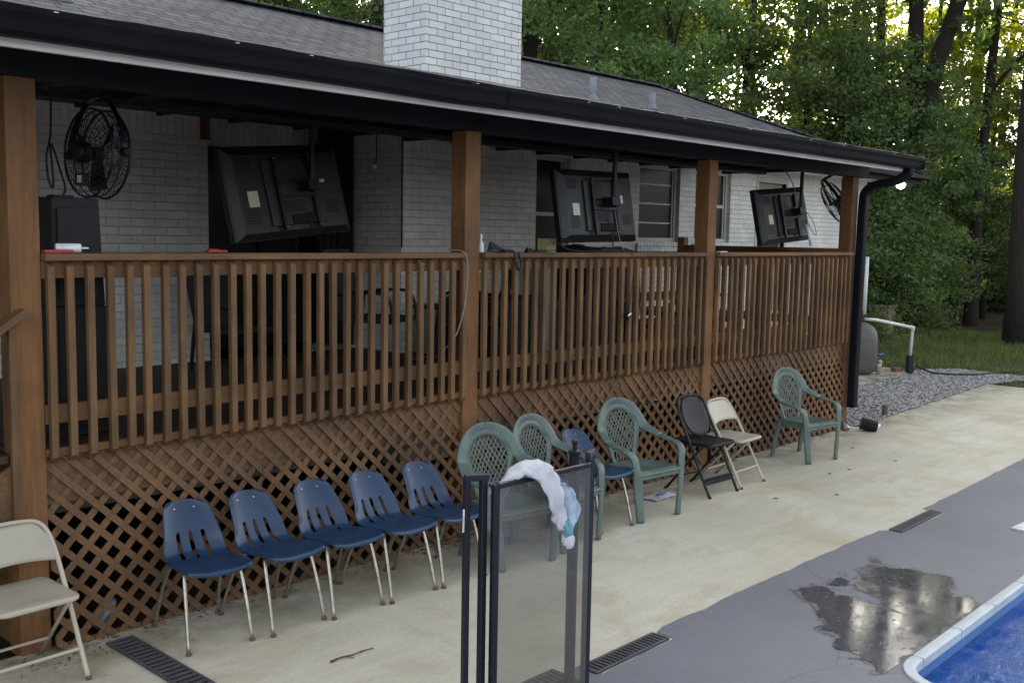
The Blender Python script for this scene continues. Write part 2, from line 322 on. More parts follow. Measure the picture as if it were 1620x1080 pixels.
M['blade'] = leaf_mat('grass_blade', (.055, .070, .025), (.13, .16, .05), .3, (1.2, 1.2, .5))
M['blue'] = simple('blue_chair_plastic', (.012, .038, .090), .32, 0, .18, 8, .04)
M['chrome'] = simple('worn_chrome', (.42, .40, .36), .28, .9, .3, 20)
M['green'] = simple('green_resin', (.100, .140, .122), .42, 0, .2, 7, .05)
M['beige'] = simple('beige_enamel', (.43, .385, .30), .42, 0, .08, 6)
M['blackplastic'] = simple('black_plastic', (.009, .010, .012), .5, 0, .3, 9, 0, .3)
M['blackmetal'] = simple('black_metal_tube', (.006, .009, .018), .38, 0, .3, 9)
M['rust'] = simple('rusty_foot', (.12, .08, .05), .8)
M['tv'] = simple('television_casing', (.013, .016, .019), .45, 0, .2, 5)
M['tvdark'] = simple('television_bezel', (.008, .009, .012), .35)
M['label'] = simple('cream_label', (.62, .60, .45), .6, 0, .05)
M['mount'] = simple('mount_steel', (.010, .010, .013), .45, .3)
M['speaker'] = simple('speaker_cabinet', (.006, .007, .009), .7, 0, .3, 6)
M['cable'] = simple('black_cable', (.010, .010, .012), .5)
M['wcable'] = simple('white_cable', (.24, .24, .23), .5)
M['red'] = simple('red_plastic', (.32, .03, .035), .5); M['tube'] = simple('white_plastic', (.72, .72, .74), .4)
M['drain'] = simple('drain_grate_plastic', (.070, .068, .072), .55, 0, .3, 12)
M['dark'] = simple('void_shade', (.006, .006, .007), .9)  # near black painted as the shade inside slots, recesses and openings
M['towel'] = simple('white_towel_cloth', (.56, .55, .59), .9, 0, .06, 30, .5); M['teal'] = simple('teal_cloth', (.14, .32, .38), .9, 0, .3, 12, .5)
M['towelblue'] = simple('pale_blue_cloth', (.38, .46, .58), .9, 0, .25, 14, .5)
M['gateglass'] = glass_mat('gate_mesh_pane', (.66, .66, .62), .05, .32)
M['tank'] = simple('grey_tank_shell', (.105, .095, .088), .5, 0, .15, 4)
M['pvc'] = simple('white_pvc', (.68, .69, .66), .35, 0, .1, 5)
M['pumpblue'] = simple('blue_pump_plastic', (.06, .09, .16), .5, 0, .4, 25); M['valve'] = simple('cream_valve', (.45, .40, .28), .5)
M['bin'] = simple('tan_bin', (.27, .22, .15), .6); M['redbrick'] = simple('red_brick', (.20, .085, .055), .85, 0, .3, 30, .3)
M['cover'] = simple('dark_fabric_cover', (.010, .012, .016), .85, 0, .4, 3, .4)
M['paper'] = simple('printed_paper', (.55, .50, .58), .6, 0, .35, 14); M['yellow'] = simple('yellow_board', (.62, .52, .25), .6); M['greybox'] = simple('grey_board', (.24, .23, .20), .7)
M['leafdry'] = simple('dry_leaf', (.10, .055, .030), .8, 0, .4, 30); M['stone'] = simple('mossy_rock', (.20, .21, .08), .9, 0, .4, 5, .6)
M['pipeblack'] = simple('black_corrugated_pipe', (.012, .012, .013), .35); M['sticker'] = simple('pale_sticker', (.60, .60, .62), .5)
M['ventpipe'] = simple('grey_vent_pipe', (.20, .22, .25), .5); M['benchwood'] = wood_mat('grey_bench_wood', (.025, .020, .017), (.06, .05, .042), 0, .1)
M['foil'] = simple('crumpled_foil', (.5, .5, .52), .35, .4, .4, 20)
lm, N_, L_, P_ = new_mat('lamp_globe'); P_.inputs['Emission Color'].default_value = (1, .96, .86, 1); P_.inputs['Emission Strength'].default_value = 2.0; M['lamp'] = lm
# ---------------------------------------------------------------- mesh helpers
class MB:
    def __init__(s): s.v = []; s.f = []
    def add(s, vs, fs):
        o = len(s.v); s.v += [tuple(v) for v in vs]; s.f += [tuple(i+o for i in f) for f in fs]; return s
    def box(s, x0, x1, y0, y1, z0, z1):
        return s.add([(x, y, z) for x in (x0, x1) for y in (y0, y1) for z in (z0, z1)],
                     [(0, 1, 3, 2), (4, 6, 7, 5), (0, 4, 5, 1), (2, 3, 7, 6), (0, 2, 6, 4), (1, 5, 7, 3)])
    def obox(s, c, u, v, n, a, b, d):     # oriented box: centre, axes, half sizes
        c, u, v, n = map(Vector, (c, u, v, n)); P = []
        for i in (-a, a):
            for j in (-b, b):
                for k in (-d, d): P.append(c+u*i+v*j+n*k)
        return s.add(P, [(0, 1, 3, 2), (4, 6, 7, 5), (0, 4, 5, 1), (2, 3, 7, 6), (0, 2, 6, 4), (1, 5, 7, 3)])
    def bar(s, p, q, a, b, up=(0, 0, 1)):
        p, q = Vector(p), Vector(q); u = (q-p); l = u.length; u.normalize(); up = Vector(up)
        if abs(u.dot(up)) > .95: up = Vector((0, 1, 0)) if abs(u.y) < .9 else Vector((1, 0, 0))
        n = u.cross(up).normalized(); v = n.cross(u)
        return s.obox((p+q)/2, u, n, v, l/2, a/2, b/2)
    def sweep(s, pts, ra, rb=None, n=10, ref=None, cap=True, power=2.0):
        # ra: radius (or list) along ref-ish axis, rb along the other
        pts = [Vector(p) for p in pts]; m_ = len(pts)
        ra = ra if hasattr(ra, '__len__') else [ra]*m_
        rb = ra if rb is None else (rb if hasattr(rb, '__len__') else [rb]*m_)
        T = []
        for i in range(m_):
            t = pts[min(i+1, m_-1)]-pts[max(i-1, 0)]; T.append(t.normalized() if t.length > 1e-9 else Vector((0, 0, 1)))
        prev = None; V = []
        for i in range(m_):
            if ref is not None:
                r = Vector(ref[i] if hasattr(ref[0], '__len__') else ref)
            else: r = prev if prev is not None else (Vector((0, 0, 1)) if abs(T[i].z) < .9 else Vector((1, 0, 0)))
            a = r-T[i]*r.dot(T[i])
            if a.length < 1e-5: a = T[i].orthogonal()
            a.normalize(); b = T[i].cross(a); prev = a
            for k in range(n):
                th = 2*pi*(k+.5)/n; c_, s_ = cos(th), sin(th)
                if power != 2.0: 
                    c_ = math.copysign(abs(c_)**(2/power), c_); s_ = math.copysign(abs(s_)**(2/power), s_)
                V.append(pts[i]+a*(ra[i]*c_)+b*(rb[i]*s_))
        F = [(i*n+k, i*n+(k+1) % n, (i+1)*n+(k+1) % n, (i+1)*n+k) for i in range(m_-1) for k in range(n)]
        if cap: F += [tuple(range(n))[::-1], tuple((m_-1)*n+k for k in range(n))]
        return s.add(V, F)
    def prism(s, poly, z0, z1):
        n = len(poly)
        return s.add([(x, y, z0) for x, y in poly]+[(x, y, z1) for x, y in poly],
                     [tuple(range(n))[::-1], tuple(range(n, 2*n))]+[(i, (i+1) % n, n+(i+1) % n, n+i) for i in range(n)])
    def lathe(s, prof, c=(0, 0, 0), n=20, axis=None):
        c = Vector(c); q = Vector((0, 0, 1)).rotation_difference(Vector(axis).normalized()) if axis else None; V = []
        for r, z in prof:
            for k in range(n):
                p = Vector((r*cos(2*pi*k/n), r*sin(2*pi*k/n), z)); V.append(c+(q@p if q else p))
        m_ = len(prof)
        F = [(i*n+k, i*n+(k+1) % n, (i+1)*n+(k+1) % n, (i+1)*n+k) for i in range(m_-1) for k in range(n)]
        F += [tuple(range(n))[::-1], tuple((m_-1)*n+k for k in range(n))]
        return s.add(V, F)
    def build(s, name, mat, parent=None, smooth=False, bevel=0, solid=0):
        me = bpy.data.meshes.new(name); me.from_pydata(s.v, [], s.f); me.materials.append(M[mat] if isinstance(mat, str) else mat)
        me.update()
        if smooth: me.shade_smooth()
        o = bpy.data.objects.new(name, me); COL.objects.link(o)
        if parent is not None: o.parent = parent
        if solid:
            md = o.modifiers.new('solid', 'SOLIDIFY'); md.thickness = solid; md.offset = 0
        if bevel:
            md = o.modifiers.new('bevel', 'BEVEL'); md.width = bevel; md.segments = 2; md.limit_method = 'ANGLE'; md.angle_limit = radians(40)
        if smooth and (bevel or smooth == 'auto'):
            pass
        return o
def tag(o, label=None, cat=None, group=None, kind=None):
    if label: o['label'] = label
    if cat: o['category'] = cat
    if group: o['group'] = group
    if kind: o['kind'] = kind
    return o
def empty(name, loc, label, cat, group=None, rz=0):
    o = bpy.data.objects.new(name, None); COL.objects.link(o); o.location = loc; o.rotation_euler = (0, 0, rz); o.empty_display_size = .1
    return tag(o, label, cat, group)
def kids(o): return [c for c in bpy.data.objects if c.parent == o]
def copy_tree(o, parent=None):
    c = o.copy(); COL.objects.link(c); c.parent = parent
    for ch in kids(o): copy_tree(ch, c)
    return c
def arc(pts, n=6):      # Catmull-Rom through points
    P = [Vector(p) for p in pts]; out = []
    Q = [P[0]*2-P[1]]+P+[P[-1]*2-P[-2]]
    for i in range(1, len(Q)-2):
        a, b, c, d = Q[i-1:i+3]
        for k in range(n):
            t = k/n; out.append(.5*((2*b)+(c-a)*t+(2*a-5*b+4*c-d)*t*t+(3*b-a-3*c+d)*t**3))
    out.append(P[-1]); return out
def struct(mb, name, mat, label=None, **k): return tag(mb.build(name, mat, **k), label, None, None, 'structure')
def clip(poly, x0, x1, y0, y1):
    for ax, lim, sg in ((0, x0, 1), (0, x1, -1), (1, y0, 1), (1, y1, -1)):
        out = []
        for i in range(len(poly)):
            p, q = poly[i-1], poly[i]; a = (p[ax]-lim)*sg; b = (q[ax]-lim)*sg
            if (a < 0) != (b < 0):
                t = a/(a-b); out.append((p[0]+(q[0]-p[0])*t, p[1]+(q[1]-p[1])*t))
            if b >= 0: out.append(q)
        poly = out
        if not poly: return []
    return poly
# ================================================================ THE SETTING
fo_ = [(-250, -250), (400, -250), (400, 400), (-250, 400)]; fi_ = [(-7.9, -13.9), (16.4, -13.9), (16.4, -.05), (-7.9, -.05)]
struct(MB().add([(x, y, -.05) for x, y in fo_+fi_], [(0, 1, 5, 4), (1, 2, 6, 5), (2, 3, 7, 6), (3, 0, 4, 7)]), 'forest_floor', 'litter', 'dark leaf litter under the trees')
struct(MB().add([(11.3, -.04, -.025), (16.44, -.04, -.025), (16.44, -9, -.025), (23.5, -9, -.025), (26.5, 1, -.025), (25.5, 4.5, -.025), (22.5, 6, -.025), (19, 12, -.025), (11.3, 12, -.025)], [(0, 1, 4, 5, 6, 7, 8), (1, 2, 3, 4)]), 'lawn', 'grass', 'patchy grass beyond the patio')
# patio concrete slab (with a hole for the pool)
PX0, PX1, PY0, PY1, PR = 4.940, 13.2, -8.2, -3.258, .23
def rrect(x0, x1, y0, y1, r, n=8):
    P = []
    for cx, cy, a0 in ((x1-r, y1-r, 0), (x0+r, y1-r, 90), (x0+r, y0+r, 180), (x1-r, y0+r, 270)):
        for k in range(n+1):
            a = radians(a0+90*k/n); P.append((cx+r*cos(a), cy+r*sin(a)))
    return P
cm = MB()
cm.box(-8, 11.42, -3.0, .03, -.15, 0)
cm.prism([(11.42, -3.0), (16.55, -3.0), (16.45, .09), (11.42, -.12)], -.15, 0)
struct(cm, 'patio', 'concrete', 'pale stained concrete patio along the porch')
edge = [(-8, -2.08), (3.93, -2.06), (3.93, -2.20), (4.56, -2.20), (4.561, -2.085), (4.66, -2.05), (4.8, -2.055), (5.06, -2.075), (5.3, -2.06), (5.55, -2.062), (6.0, -2.076), (6.46, -2.078), (7.02, -2.095),
        (7.40, -2.105), (7.47, -2.16), (7.47, -2.26), (8.29, -2.27), (8.29, -2.10), (8.6, -2.09), (9.03, -2.09), (10.0, -2.07), (11.03, -2.05), (16.5, -2.0)]
# painted deck as a grid ring: strip from the edge polyline down to the pool side, then blocks around the pool
pd = MB(); RE = []
for (x0, y0), (x1, y1) in zip(edge, edge[1:]):
    n = max(1, int(abs(x1-x0)/.06))
    for k in range(n):
        t = k/n; x = x0+(x1-x0)*t; y = y0+(y1-y0)*t
        RE.append((x, y+.012*noise.noise(Vector((x*5, 0, 0)))+.006*noise.noise(Vector((x*22, 3, 0)))))
RE.append(edge[-1]); ZP = .004
yb = PY1+.02
for (x0, y0), (x1, y1) in zip(RE, RE[1:]):
    if abs(x1-x0) < 1e-6: continue
    pd.add([(x0, y0, ZP), (x1, y1, ZP), (x1, -3.0, ZP), (x0, -3.0, ZP)], [(0, 3, 2, 1)])
RR = rrect(PX0-.02, PX1+.02, PY0-.02, PY1+.02, PR+.02)
def quadring(outer, inner, z):
    V = [(x, y, z) for x, y in outer]+[(x, y, z) for x, y in inner]; n = len(outer)
    return V, [(i, (i+1) % n, n+(i+1) % n, n+i) for i in range(n)]
OX0, OX1, OY0, OY1 = -8, 16.5, -14, -3.0
outer = []
for x, y in RR:     # project ring points to the outer rectangle by side
    pass
nn_ = 9; outer = [None]*len(RR)
cs = [(OX1, OY1), (OX0, OY1), (OX0, OY0), (OX1, OY0)]
V = [(x, y, ZP) for x, y in RR]; F = []
for ci, c in enumerate(cs):
    V.append((*c, ZP)); ic = len(RR)+ci
    for k in range(nn_-1): F.append((ci*nn_+k, ci*nn_+k+1, ic))
for ci in range(4):
    a, b = ci*nn_+nn_-1, ((ci+1) % 4)*nn_
    F.append((a, b, len(RR)+(ci+1) % 4, len(RR)+ci))
pd.add(V, [f[::-1] for f in F])
struct(pd, 'pool_deck', 'deckpaint', 'grey painted concrete around the pool')
# slab under the far painted part so that it is not a floating sheet
# wet patch
pudA = [(5.797, -2.303), (5.889, -2.347), (5.915, -2.418), (5.857, -2.54), (5.831, -2.665), (5.836, -2.796), (5.795, -2.857), (5.805, -2.927), (5.828, -2.949), (5.867, -2.826), (5.963, -2.708), (6.016, -2.651), (6.03, -2.552), (6.102, -2.508), (6.176, -2.557), (6.29, -2.476), (6.43, -2.413), (6.579, -2.402), (6.558, -2.461), (6.574, -2.527), (6.643, -2.619), (6.656, -2.733), (6.704, -2.854), (6.665, -2.913), (6.545, -2.962), (6.405, -2.986), (6.338, -3.053), (6.385, -3.121), (6.328, -3.193), (6.292, -3.205), (5.755, -3.205), (5.297, -3.20), (5.191, -3.205), (5.076, -3.215), (5.0, -3.25), (4.925, -3.27), (4.907, -3.246), (4.928, -3.168), (5.001, -3.118), (5.029, -3.019), (5.057, -2.916), (5.115, -2.838), (5.221, -2.839), (5.242, -2.788), (5.258, -2.695), (5.338, -2.699), (5.408, -2.654), (5.453, -2.582), (5.602, -2.525), (5.62, -2.459), (5.634, -2.387)]
pudB = [(6.002, -2.387), (6.15, -2.389), (6.184, -2.446), (6.134, -2.469), (5.996, -2.45), (5.965, -2.411)]
pudC = [(6.658, -2.374), (6.728, -2.387), (6.683, -2.45), (6.622, -2.433)]
def inside(p, poly):
    x, y = p; r = False
    for i in range(len(poly)):
        (x0, y0), (x1, y1) = poly[i-1], poly[i]
        if (y0 > y) != (y1 > y) and x < (x1-x0)*(y-y0)/(y1-y0)+x0: r = not r
    return r
wm = MB(); dm = MB(); step = .013
for i in range(int(2.3/step)):
    for j in range(int(1.05/step)):
        x = 4.75+i*step; y = -3.26+j*step
        q = Vector((x*9, y*9, 0)); px = x+.045*noise.noise(q)+.018*noise.noise(q*4); py = y+.035*noise.noise(q+Vector((7, 3, 0)))+.015*noise.noise(q*4+Vector((3, 9, 0)))
        sx = x+(y+2.7)*0
        if y < PY1+.045: continue
        hole = noise.noise(Vector((x*14, y*42, 4)))+.6*noise.noise(Vector((x*40, y*90, 9)))+.5*random.random()
        wet = any(inside((px, py), P_) for P_ in (pudA, pudB, pudC)) and hole < .86
        if wet: wm.add([(x, y, .0075), (x+step, y, .0075), (x+step, y+step, .0075), (x, y+step, .0075)], [(0, 1, 2, 3)])
        else:
            q3 = q*1.7; ox, oy = .10*noise.noise(q3+Vector((1, 5, 2)))+.05*random.uniform(-1, 1), .07*noise.noise(q3+Vector((8, 2, 6)))+.04*random.uniform(-1, 1)
            if random.random() < .8 and any(inside((px+ox, py+oy), P_) for P_ in (pudA, pudB, pudC)): dm.add([(x, y, .0068), (x+step, y, .0068), (x+step, y+step, .0068), (x, y+step, .0068)], [(0, 1, 2, 3)])
struct(dm, 'damp_patch', 'damp', 'damp fringe of the wet patch on the grey deck')
struct(wm, 'puddle', 'wet', 'wet patch of splashed water on the grey deck')
# pool basin, water
pb = MB(); R0 = rrect(PX0, PX1, PY0, PY1, PR); n = len(R0)
V = [(x, y, -.01) for x, y in R0]+[(x, y, -.16) for x, y in R0]
pb.add(V, [(i, (i+1) % n, n+(i+1) % n, n+i) for i in range(n)])
band = struct(pb, 'pool_wall', 'band', 'pale blue band of the pool wall above the water')
pb = MB(); R1 = rrect(PX0+.55, PX1-.6, PY0+.6, PY1-.5, .3)
V = [(x, y, -.161) for x, y in R0]+[(x, y, -.75) for x, y in R0]+[(x, y, -.75) for x, y in R1]+[(x, y, -1.4) for x, y in R1]
F = [(j*n+i, j*n+(i+1) % n, (j+1)*n+(i+1) % n, (j+1)*n+i) for j in range(3) for i in range(n)]+[tuple(range(3*n, 4*n))]
pb.add(V, F); struct(pb, 'pool_basin', 'liner', 'blue vinyl liner of the pool')
struct(MB().add([(x, y, -.12) for x, y in rrect(PX0-.001, PX1+.001, PY0-.001, PY1+.001, PR)], [tuple(range(n))]), 'pool_water', 'water', 'rippled blue pool water')
cp = MB(); Ro = rrect(PX0-.045, PX1+.045, PY0-.045, PY1+.045, PR+.045); Ri = rrect(PX0+.035, PX1-.035, PY0+.035, PY1-.035, PR-.035)
def ringp(d, z): return [(x, y, z) for x, y in rrect(PX0-d, PX1+d, PY0-d, PY1+d, PR+d)]
prof = [(.036, .0), (.036, .012), (.031, .017), (.0, .019), (-.020, .017), (-.026, .011), (-.026, -.035), (.0, -.035)]
V = []; 
for d, z in prof: V += ringp(d, z)
cp.add(V, [(j*n+i, j*n+(i+1) % n, (j+1)*n+(i+1) % n, (j+1)*n+i) for j in range(len(prof)-1) for i in range(n)])
cpo = tag(cp.build('pool_coping', 'coping', smooth=False), 'white rounded coping along the edge of the blue pool', 'coping')
cj = MB()
for x in np.arange(5.23, 13, .55): cj.box(x, x+.003, PY1-.027, PY1+.0365, -.03, .0195)
cj.build('seam', 'greybox', cpo)
tag(MB().prism([(8.18, -2.80), (8.42, -2.82), (8.42, -3.02), (8.2, -3.02)], .005, .02).build('skimmer_lid', 'tube', bevel=.004), 'white plastic skimmer lid at the right edge of the grey deck', 'lid')
# gravel
gx = [(11.45, -.10), (16.45, .10), (17.9, -.3), (18.1, 1.1), (17.0, 1.75), (14.6, 1.7), (14.4, 2.65), (11.45, 2.65)]
struct(MB().add([(x, y, -.012) for x, y in gx], [tuple(range(len(gx)))]), 'gravel_bed', 'gravelbed', 'bed of grey gravel')
def pebbles(poly, n, r0, r1, seed, z=0):
    rg = random.Random(seed); mb = MB(); xs = [p[0] for p in poly]; ys = [p[1] for p in poly]
    oc = [(1, 0, 0), (-1, 0, 0), (0, 1, 0), (0, -1, 0), (0, 0, 1), (0, 0, -1)]; of = [(0, 2, 4), (2, 1, 4), (1, 3, 4), (3, 0, 4), (2, 0, 5), (1, 2, 5), (3, 1, 5), (0, 3, 5)]
    c = 0
    while c < n:
        x, y = rg.uniform(min(xs), max(xs)), rg.uniform(min(ys), max(ys))
        if not inside((x, y), poly): continue
        c += 1; r = rg.uniform(r0, r1); a = rg.uniform(0, 6.3); ca, sa = cos(a), sin(a); sx, sy, sz = rg.uniform(.7, 1.4), rg.uniform(.6, 1), rg.uniform(.4, .8)
        mb.add([(x+r*(px*sx*ca-py*sy*sa), y+r*(px*sx*sa+py*sy*ca), z+r*pz*sz+rg.uniform(-.1, .1)*r) for px, py, pz in oc], of)
    return mb
tag(pebbles(gx, 14000, .012, .028, 3).build('gravel', 'gravel'), 'loose grey gravel beside the porch end', None, None, 'stuff')
struct(MB().prism([(14.45, 1.34), (17.0, 1.46), (17.1, 3.2), (14.45, 3.2)], -.03, .03), 'equipment_slab', 'concrete', 'small concrete pad under the pool tank')
# grass blades
def blades(n, seed):
    rg = np.random.default_rng(seed); V = []; F = []
    k = 0
    while k < n:
        x = rg.uniform(15, 26); y = rg.uniform(-2.5, 7)
        if (x < 16.6 and y < .15) or inside((x, y), gx) or (x < 17.1 and 1.3 < y) or (y > 2.6 and x < 19): continue
        if noise.noise(Vector((x*.8, y*.8, 0))) < -.12 and rg.random() < .85: k += .2; continue
        h = rg.uniform(.03, .11)*(1.4 if noise.noise(Vector((x*1.7, y*1.7, 5))) > .15 else .8); a = rg.uniform(0, 6.28); wd = rg.uniform(.006, .012); lx, ly = rg.normal(0, .04, 2)
        o = len(V); V += [(x-wd*cos(a), y-wd*sin(a), -.03), (x+wd*cos(a), y+wd*sin(a), -.03), (x+lx, y+ly, h)]; F.append((o, o+1, o+2)); k += 1
    mb = MB(); mb.v = V; mb.f = F; return mb
tag(blades(26000, 5).build('grass', 'blade'), 'patchy green grass at the forest edge', None, None, 'stuff')
# ================================================================ HOUSE
YW = 2.684
house = empty('brick_house', (0, YW, 0), 'white painted brick house behind the porch with grey shingle roof and chimney', 'house')
def hb(mb, name, mat, parent=None, **k):   # house-part helper: geometry in world coordinates, house origin at (0, YW, 0)
    p = parent or house
    mb.v = [(x, y-YW, z) for x, y, z in mb.v]
    o = mb.build(name, mat, p, **k); 
    return o
ops = [(1.9, 3.05, 1.9, 3.02), (4.69, 6.34, 1.0, 3.13), (8.62, 9.47, 1.62, 3.07), (10.86, 11.78, 2.09, 3.09), (12.16, 13.08, 2.09, 3.09), (13.86, 14.70, 1.04, 3.09)]
wl = MB(); x = -8
for a, b, z0, z1 in ops:
    wl.box(x, a, YW, YW+.2, -.1, 3.35)
    if z0 > 0: wl.box(a, b, YW, YW+.2, -.1, z0)
    wl.box(a, b, YW, YW+.2, z1, 3.35); x = b
wl.box(x, 17.62, YW, YW+.2, -.1, 3.35)
wl.box(17.42, 17.62, YW+.2, 8.6, -.1, 3.35); wl.box(-8, -7.8, YW+.2, 8.6, -.1, 3.35); wl.box(-8, 17.62, 8.4, 8.6, -.1, 3.35)
wl.box(4.49, 4.69, YW+.2, 3.5, .9, 3.35); wl.box(6.34, 6.54, YW+.2, 3.5, .9, 3.35)
hb(wl, 'wall', 'brick')
# chimney breast and stack
ch = MB(); ch.box(6.33, 8.2, 2.09, YW, -.05, 3.22); cbr = hb(ch, 'chimney_breast', 'brick')
ch = MB(); ch.box(6.62, 7.935, 2.10, 2.70, 3.2, 6.3); stack = hb(ch, 'chimney', 'chimney')
# roof (front slope, back slope, two hips) with real thickness
def roofplane(P, t=.05):
    P = [Vector(p) for p in P]; nn = (P[1]-P[0]).cross(P[2]-P[0]).normalized()
    if nn.z < 0: nn = -nn
    n = len(P); mb = MB()
    return mb.add(P+[p-nn*t for p in P], [tuple(range(n)), tuple(range(n, 2*n))[::-1]]+[(i, n+i, n+(i+1) % n, (i+1) % n) for i in range(n)])
EZ, EY, RYY, RZ = 3.36, 2.2, 5.63, 4.80
X0r, X1r, RL, RR_ = -8.5, 18.8, -5.07, 15.37
rp = roofplane([(X0r, EY, EZ), (X1r, EY, EZ), (RR_, RYY, RZ), (RL, RYY, RZ)])
for P in ([(X1r, EY, EZ), (X1r, 9.06, EZ), (RR_, RYY, RZ)], [(X1r, 9.06, EZ), (X0r, 9.06, EZ), (RL, RYY, RZ), (RR_, RYY, RZ)], [(X0r, 9.06, EZ), (X0r, EY, EZ), (RL, RYY, RZ)]):
    q = roofplane(P); rp.add(q.v, q.f)
roof = hb(rp, 'roof', 'shingle')
rc = MB(); rc.bar((RL, RYY, RZ+.012), (RR_, RYY, RZ+.012), .26, .022); rc.bar((RR_, RYY, RZ+.012), (X1r, EY, EZ+.012), .22, .022)
hb(rc, 'ridge_cap', 'shingle')
for x, y, h in ((11.1, 3.68, .30), (12.62, 3.78, .22), (4.1, 4.02, .25)):
    z = EZ+.42*(y-EY); vp = MB(); vp.lathe([(.045, -.1), (.045, h), (.036, h), (.036, h-.05)], (x, y, z), 14); vp.lathe([(.085, -.03), (.07, .015), (.05, .05), (.048, .06)], (x, y, z+.0), 14)
    hb(vp, 'vent_pipe', 'ventpipe', smooth=True)
ev = MB(); ev.box(12.1, 18.82, EY-.02, EY, 3.17, 3.34); ev.box(18.8, 18.83, EY, 9.06, 3.17, 3.34); hb(ev, 'eave_board', 'blackpaint')
ev = MB(); ev.box(12.1, 18.9, EY-.14, EY-.03, 3.26, 3.345); hb(ev, 'eave_gutter', 'gutter', bevel=.01)
ev = MB(); ev.box(12.1, 18.78, EY, YW, 3.18, 3.20); hb(ev, 'soffit', 'white')
def window(x0, x1, z0, z1, mid=None, sill=True, muntin=0):
    f = MB(); w_ = .055; y0, y1 = YW+.05, YW+.12
    f.box(x0, x0+w_, y0, y1, z0, z1); f.box(x1-w_, x1, y0, y1, z0, z1); f.box(x0+w_, x1-w_, y0, y1, z1-w_, z1); f.box(x0+w_, x1-w_, y0, y1, z0, z0+w_)
    f.box(x0+w_, x0+w_+.03, y0+.02, y1, z0+w_, z1-w_); f.box(x1-w_-.03, x1-w_, y0+.02, y1, z0+w_, z1-w_)
    o = hb(f, 'window', 'vinyl', bevel=.004)
    zz = [z0+w_, z1-w_]
    if mid: s = MB(); s.box(x0+w_+.03, x1-w_-.03, y0+.01, y1-.01, mid-.022, mid+.022); hb(s, 'sash', 'vinyl', o).location = (0, 0, 0)
    p = MB(); p.box(x0+w_, x1-w_, y1-.035, y1-.030, z0+w_, z1-w_); hb(p, 'pane', 'pane', o)
    b = MB(); k = z0+w_
    while k < z1-w_-.02:
        b.box(x0+w_, x1-w_, y1+.01, y1+.03, k, k+.034); k += .045
    hb(b, 'blind', 'blind', o)
    if muntin:
        s = MB()
        for i in range(1, muntin): zq = z0+(z1-z0)*i/muntin; s.box(x0+w_+.03, x1-w_-.03, y0+.03, y1-.036, zq-.010, zq+.010)
        hb(s, 'muntin', 'vinyl', o)
    if sill:
        s = MB(); n = int((x1-x0+.1)/.0677)
        for i in range(n): xx = x0-.05+i*.0677; s.box(xx+.004, xx+.0635, YW-.035, YW+.048, z0-.125, z0-.012)
        hb(s, 'sill', 'chimney', o, bevel=.006)
        s = MB(); s.box(x0-.05, x0-.05+n*.0677, YW-.02, YW+.047, z0-.12, z0-.02); hb(s, 'sill_bed', 'greybox', o)
    return o
window(1.9, 3.05, 1.9, 3.02, 2.45); window(8.62, 9.47, 1.62, 3.07, 2.40, False)
window(10.86, 11.78, 2.09, 3.09, None, True, 4); window(12.16, 13.08, 2.09, 3.09, 2.6, True)
# brown door at the far end of the wall
d = MB(); d.box(13.86, 14.70, YW+.06, YW+.10, 1.04, 3.0); dr_ = hb(d, 'door', 'greybox', bevel=.004)
d = MB(); d.box(13.95, 14.61, YW+.050, YW+.059, 1.95, 2.9); hb(d, 'door_glass', 'pane', dr_)
d = MB(); d.box(13.80, 13.86, YW-.01, YW+.06, 1.04, 3.09); d.box(14.70, 14.76, YW-.01, YW+.06, 1.04, 3.09); d.box(13.86, 14.70, YW-.01, YW+.06, 3.0, 3.09); hb(d, 'door_casing', 'vinyl')
# recessed sliding door in the alcove
al = MB(); al.box(4.69, 6.34, 3.36, 3.5, 2.90, 3.35); al.box(4.69, 5.02, 3.36, 3.5, .9, 2.9); hb(al, 'alcove_wall', 'brick')
sd = MB()
for xx in (5.02, 5.62, 5.66, 6.28): sd.box(xx, xx+.055, 3.34, 3.42, 1.04, 2.9)
sd.box(5.02, 6.34, 3.335, 3.425, 2.86, 2.91); sd.box(5.02, 6.34, 3.335, 3.425, 1.04, 1.12)
sdo = hb(sd, 'sliding_door', 'blackpaint', bevel=.004)
sd = MB(); sd.box(5.07, 6.29, 3.385, 3.395, 1.12, 2.86); hb(sd, 'door_glass', 'pane', sdo)
sd = MB()       # dark curtain behind the glass
cpts = [(5.05+i*.025, 3.45+.012*sin(i*1.9)) for i in range(50)]
for (xa, ya), (xb, yb_) in zip(cpts, cpts[1:]): sd.add([(xa, ya, 1.05), (xb, yb_, 1.05), (xb, yb_, 2.88), (xa, ya, 2.88)], [(0, 1, 2, 3)])
hb(sd, 'curtain', 'cover', sdo, solid=.004)
tr = MB(); tr.box(4.62, 4.70, YW-.03, YW-.003, 2.90, 3.13); hb(tr, 'trim_block', 'post')
# black drape hanging at the right side of the alcove
dp = MB(); pts = []
for i in range(22): pts.append((6.30-.02*i*.55, YW+.08+.03*sin(i*1.5)+.012*i))
for (xa, ya), (xb, yb_) in zip(pts, pts[1:]): dp.add([(xa, ya, 1.06), (xb, yb_, 1.06), (xb, yb_, 3.12), (xa, ya, 3.12)], [(0, 1, 2, 3)])
tag(dp.build('drape', 'cover', solid=.006, smooth=True), 'dark drape hanging in the recess beside the brick chimney breast', 'drape')
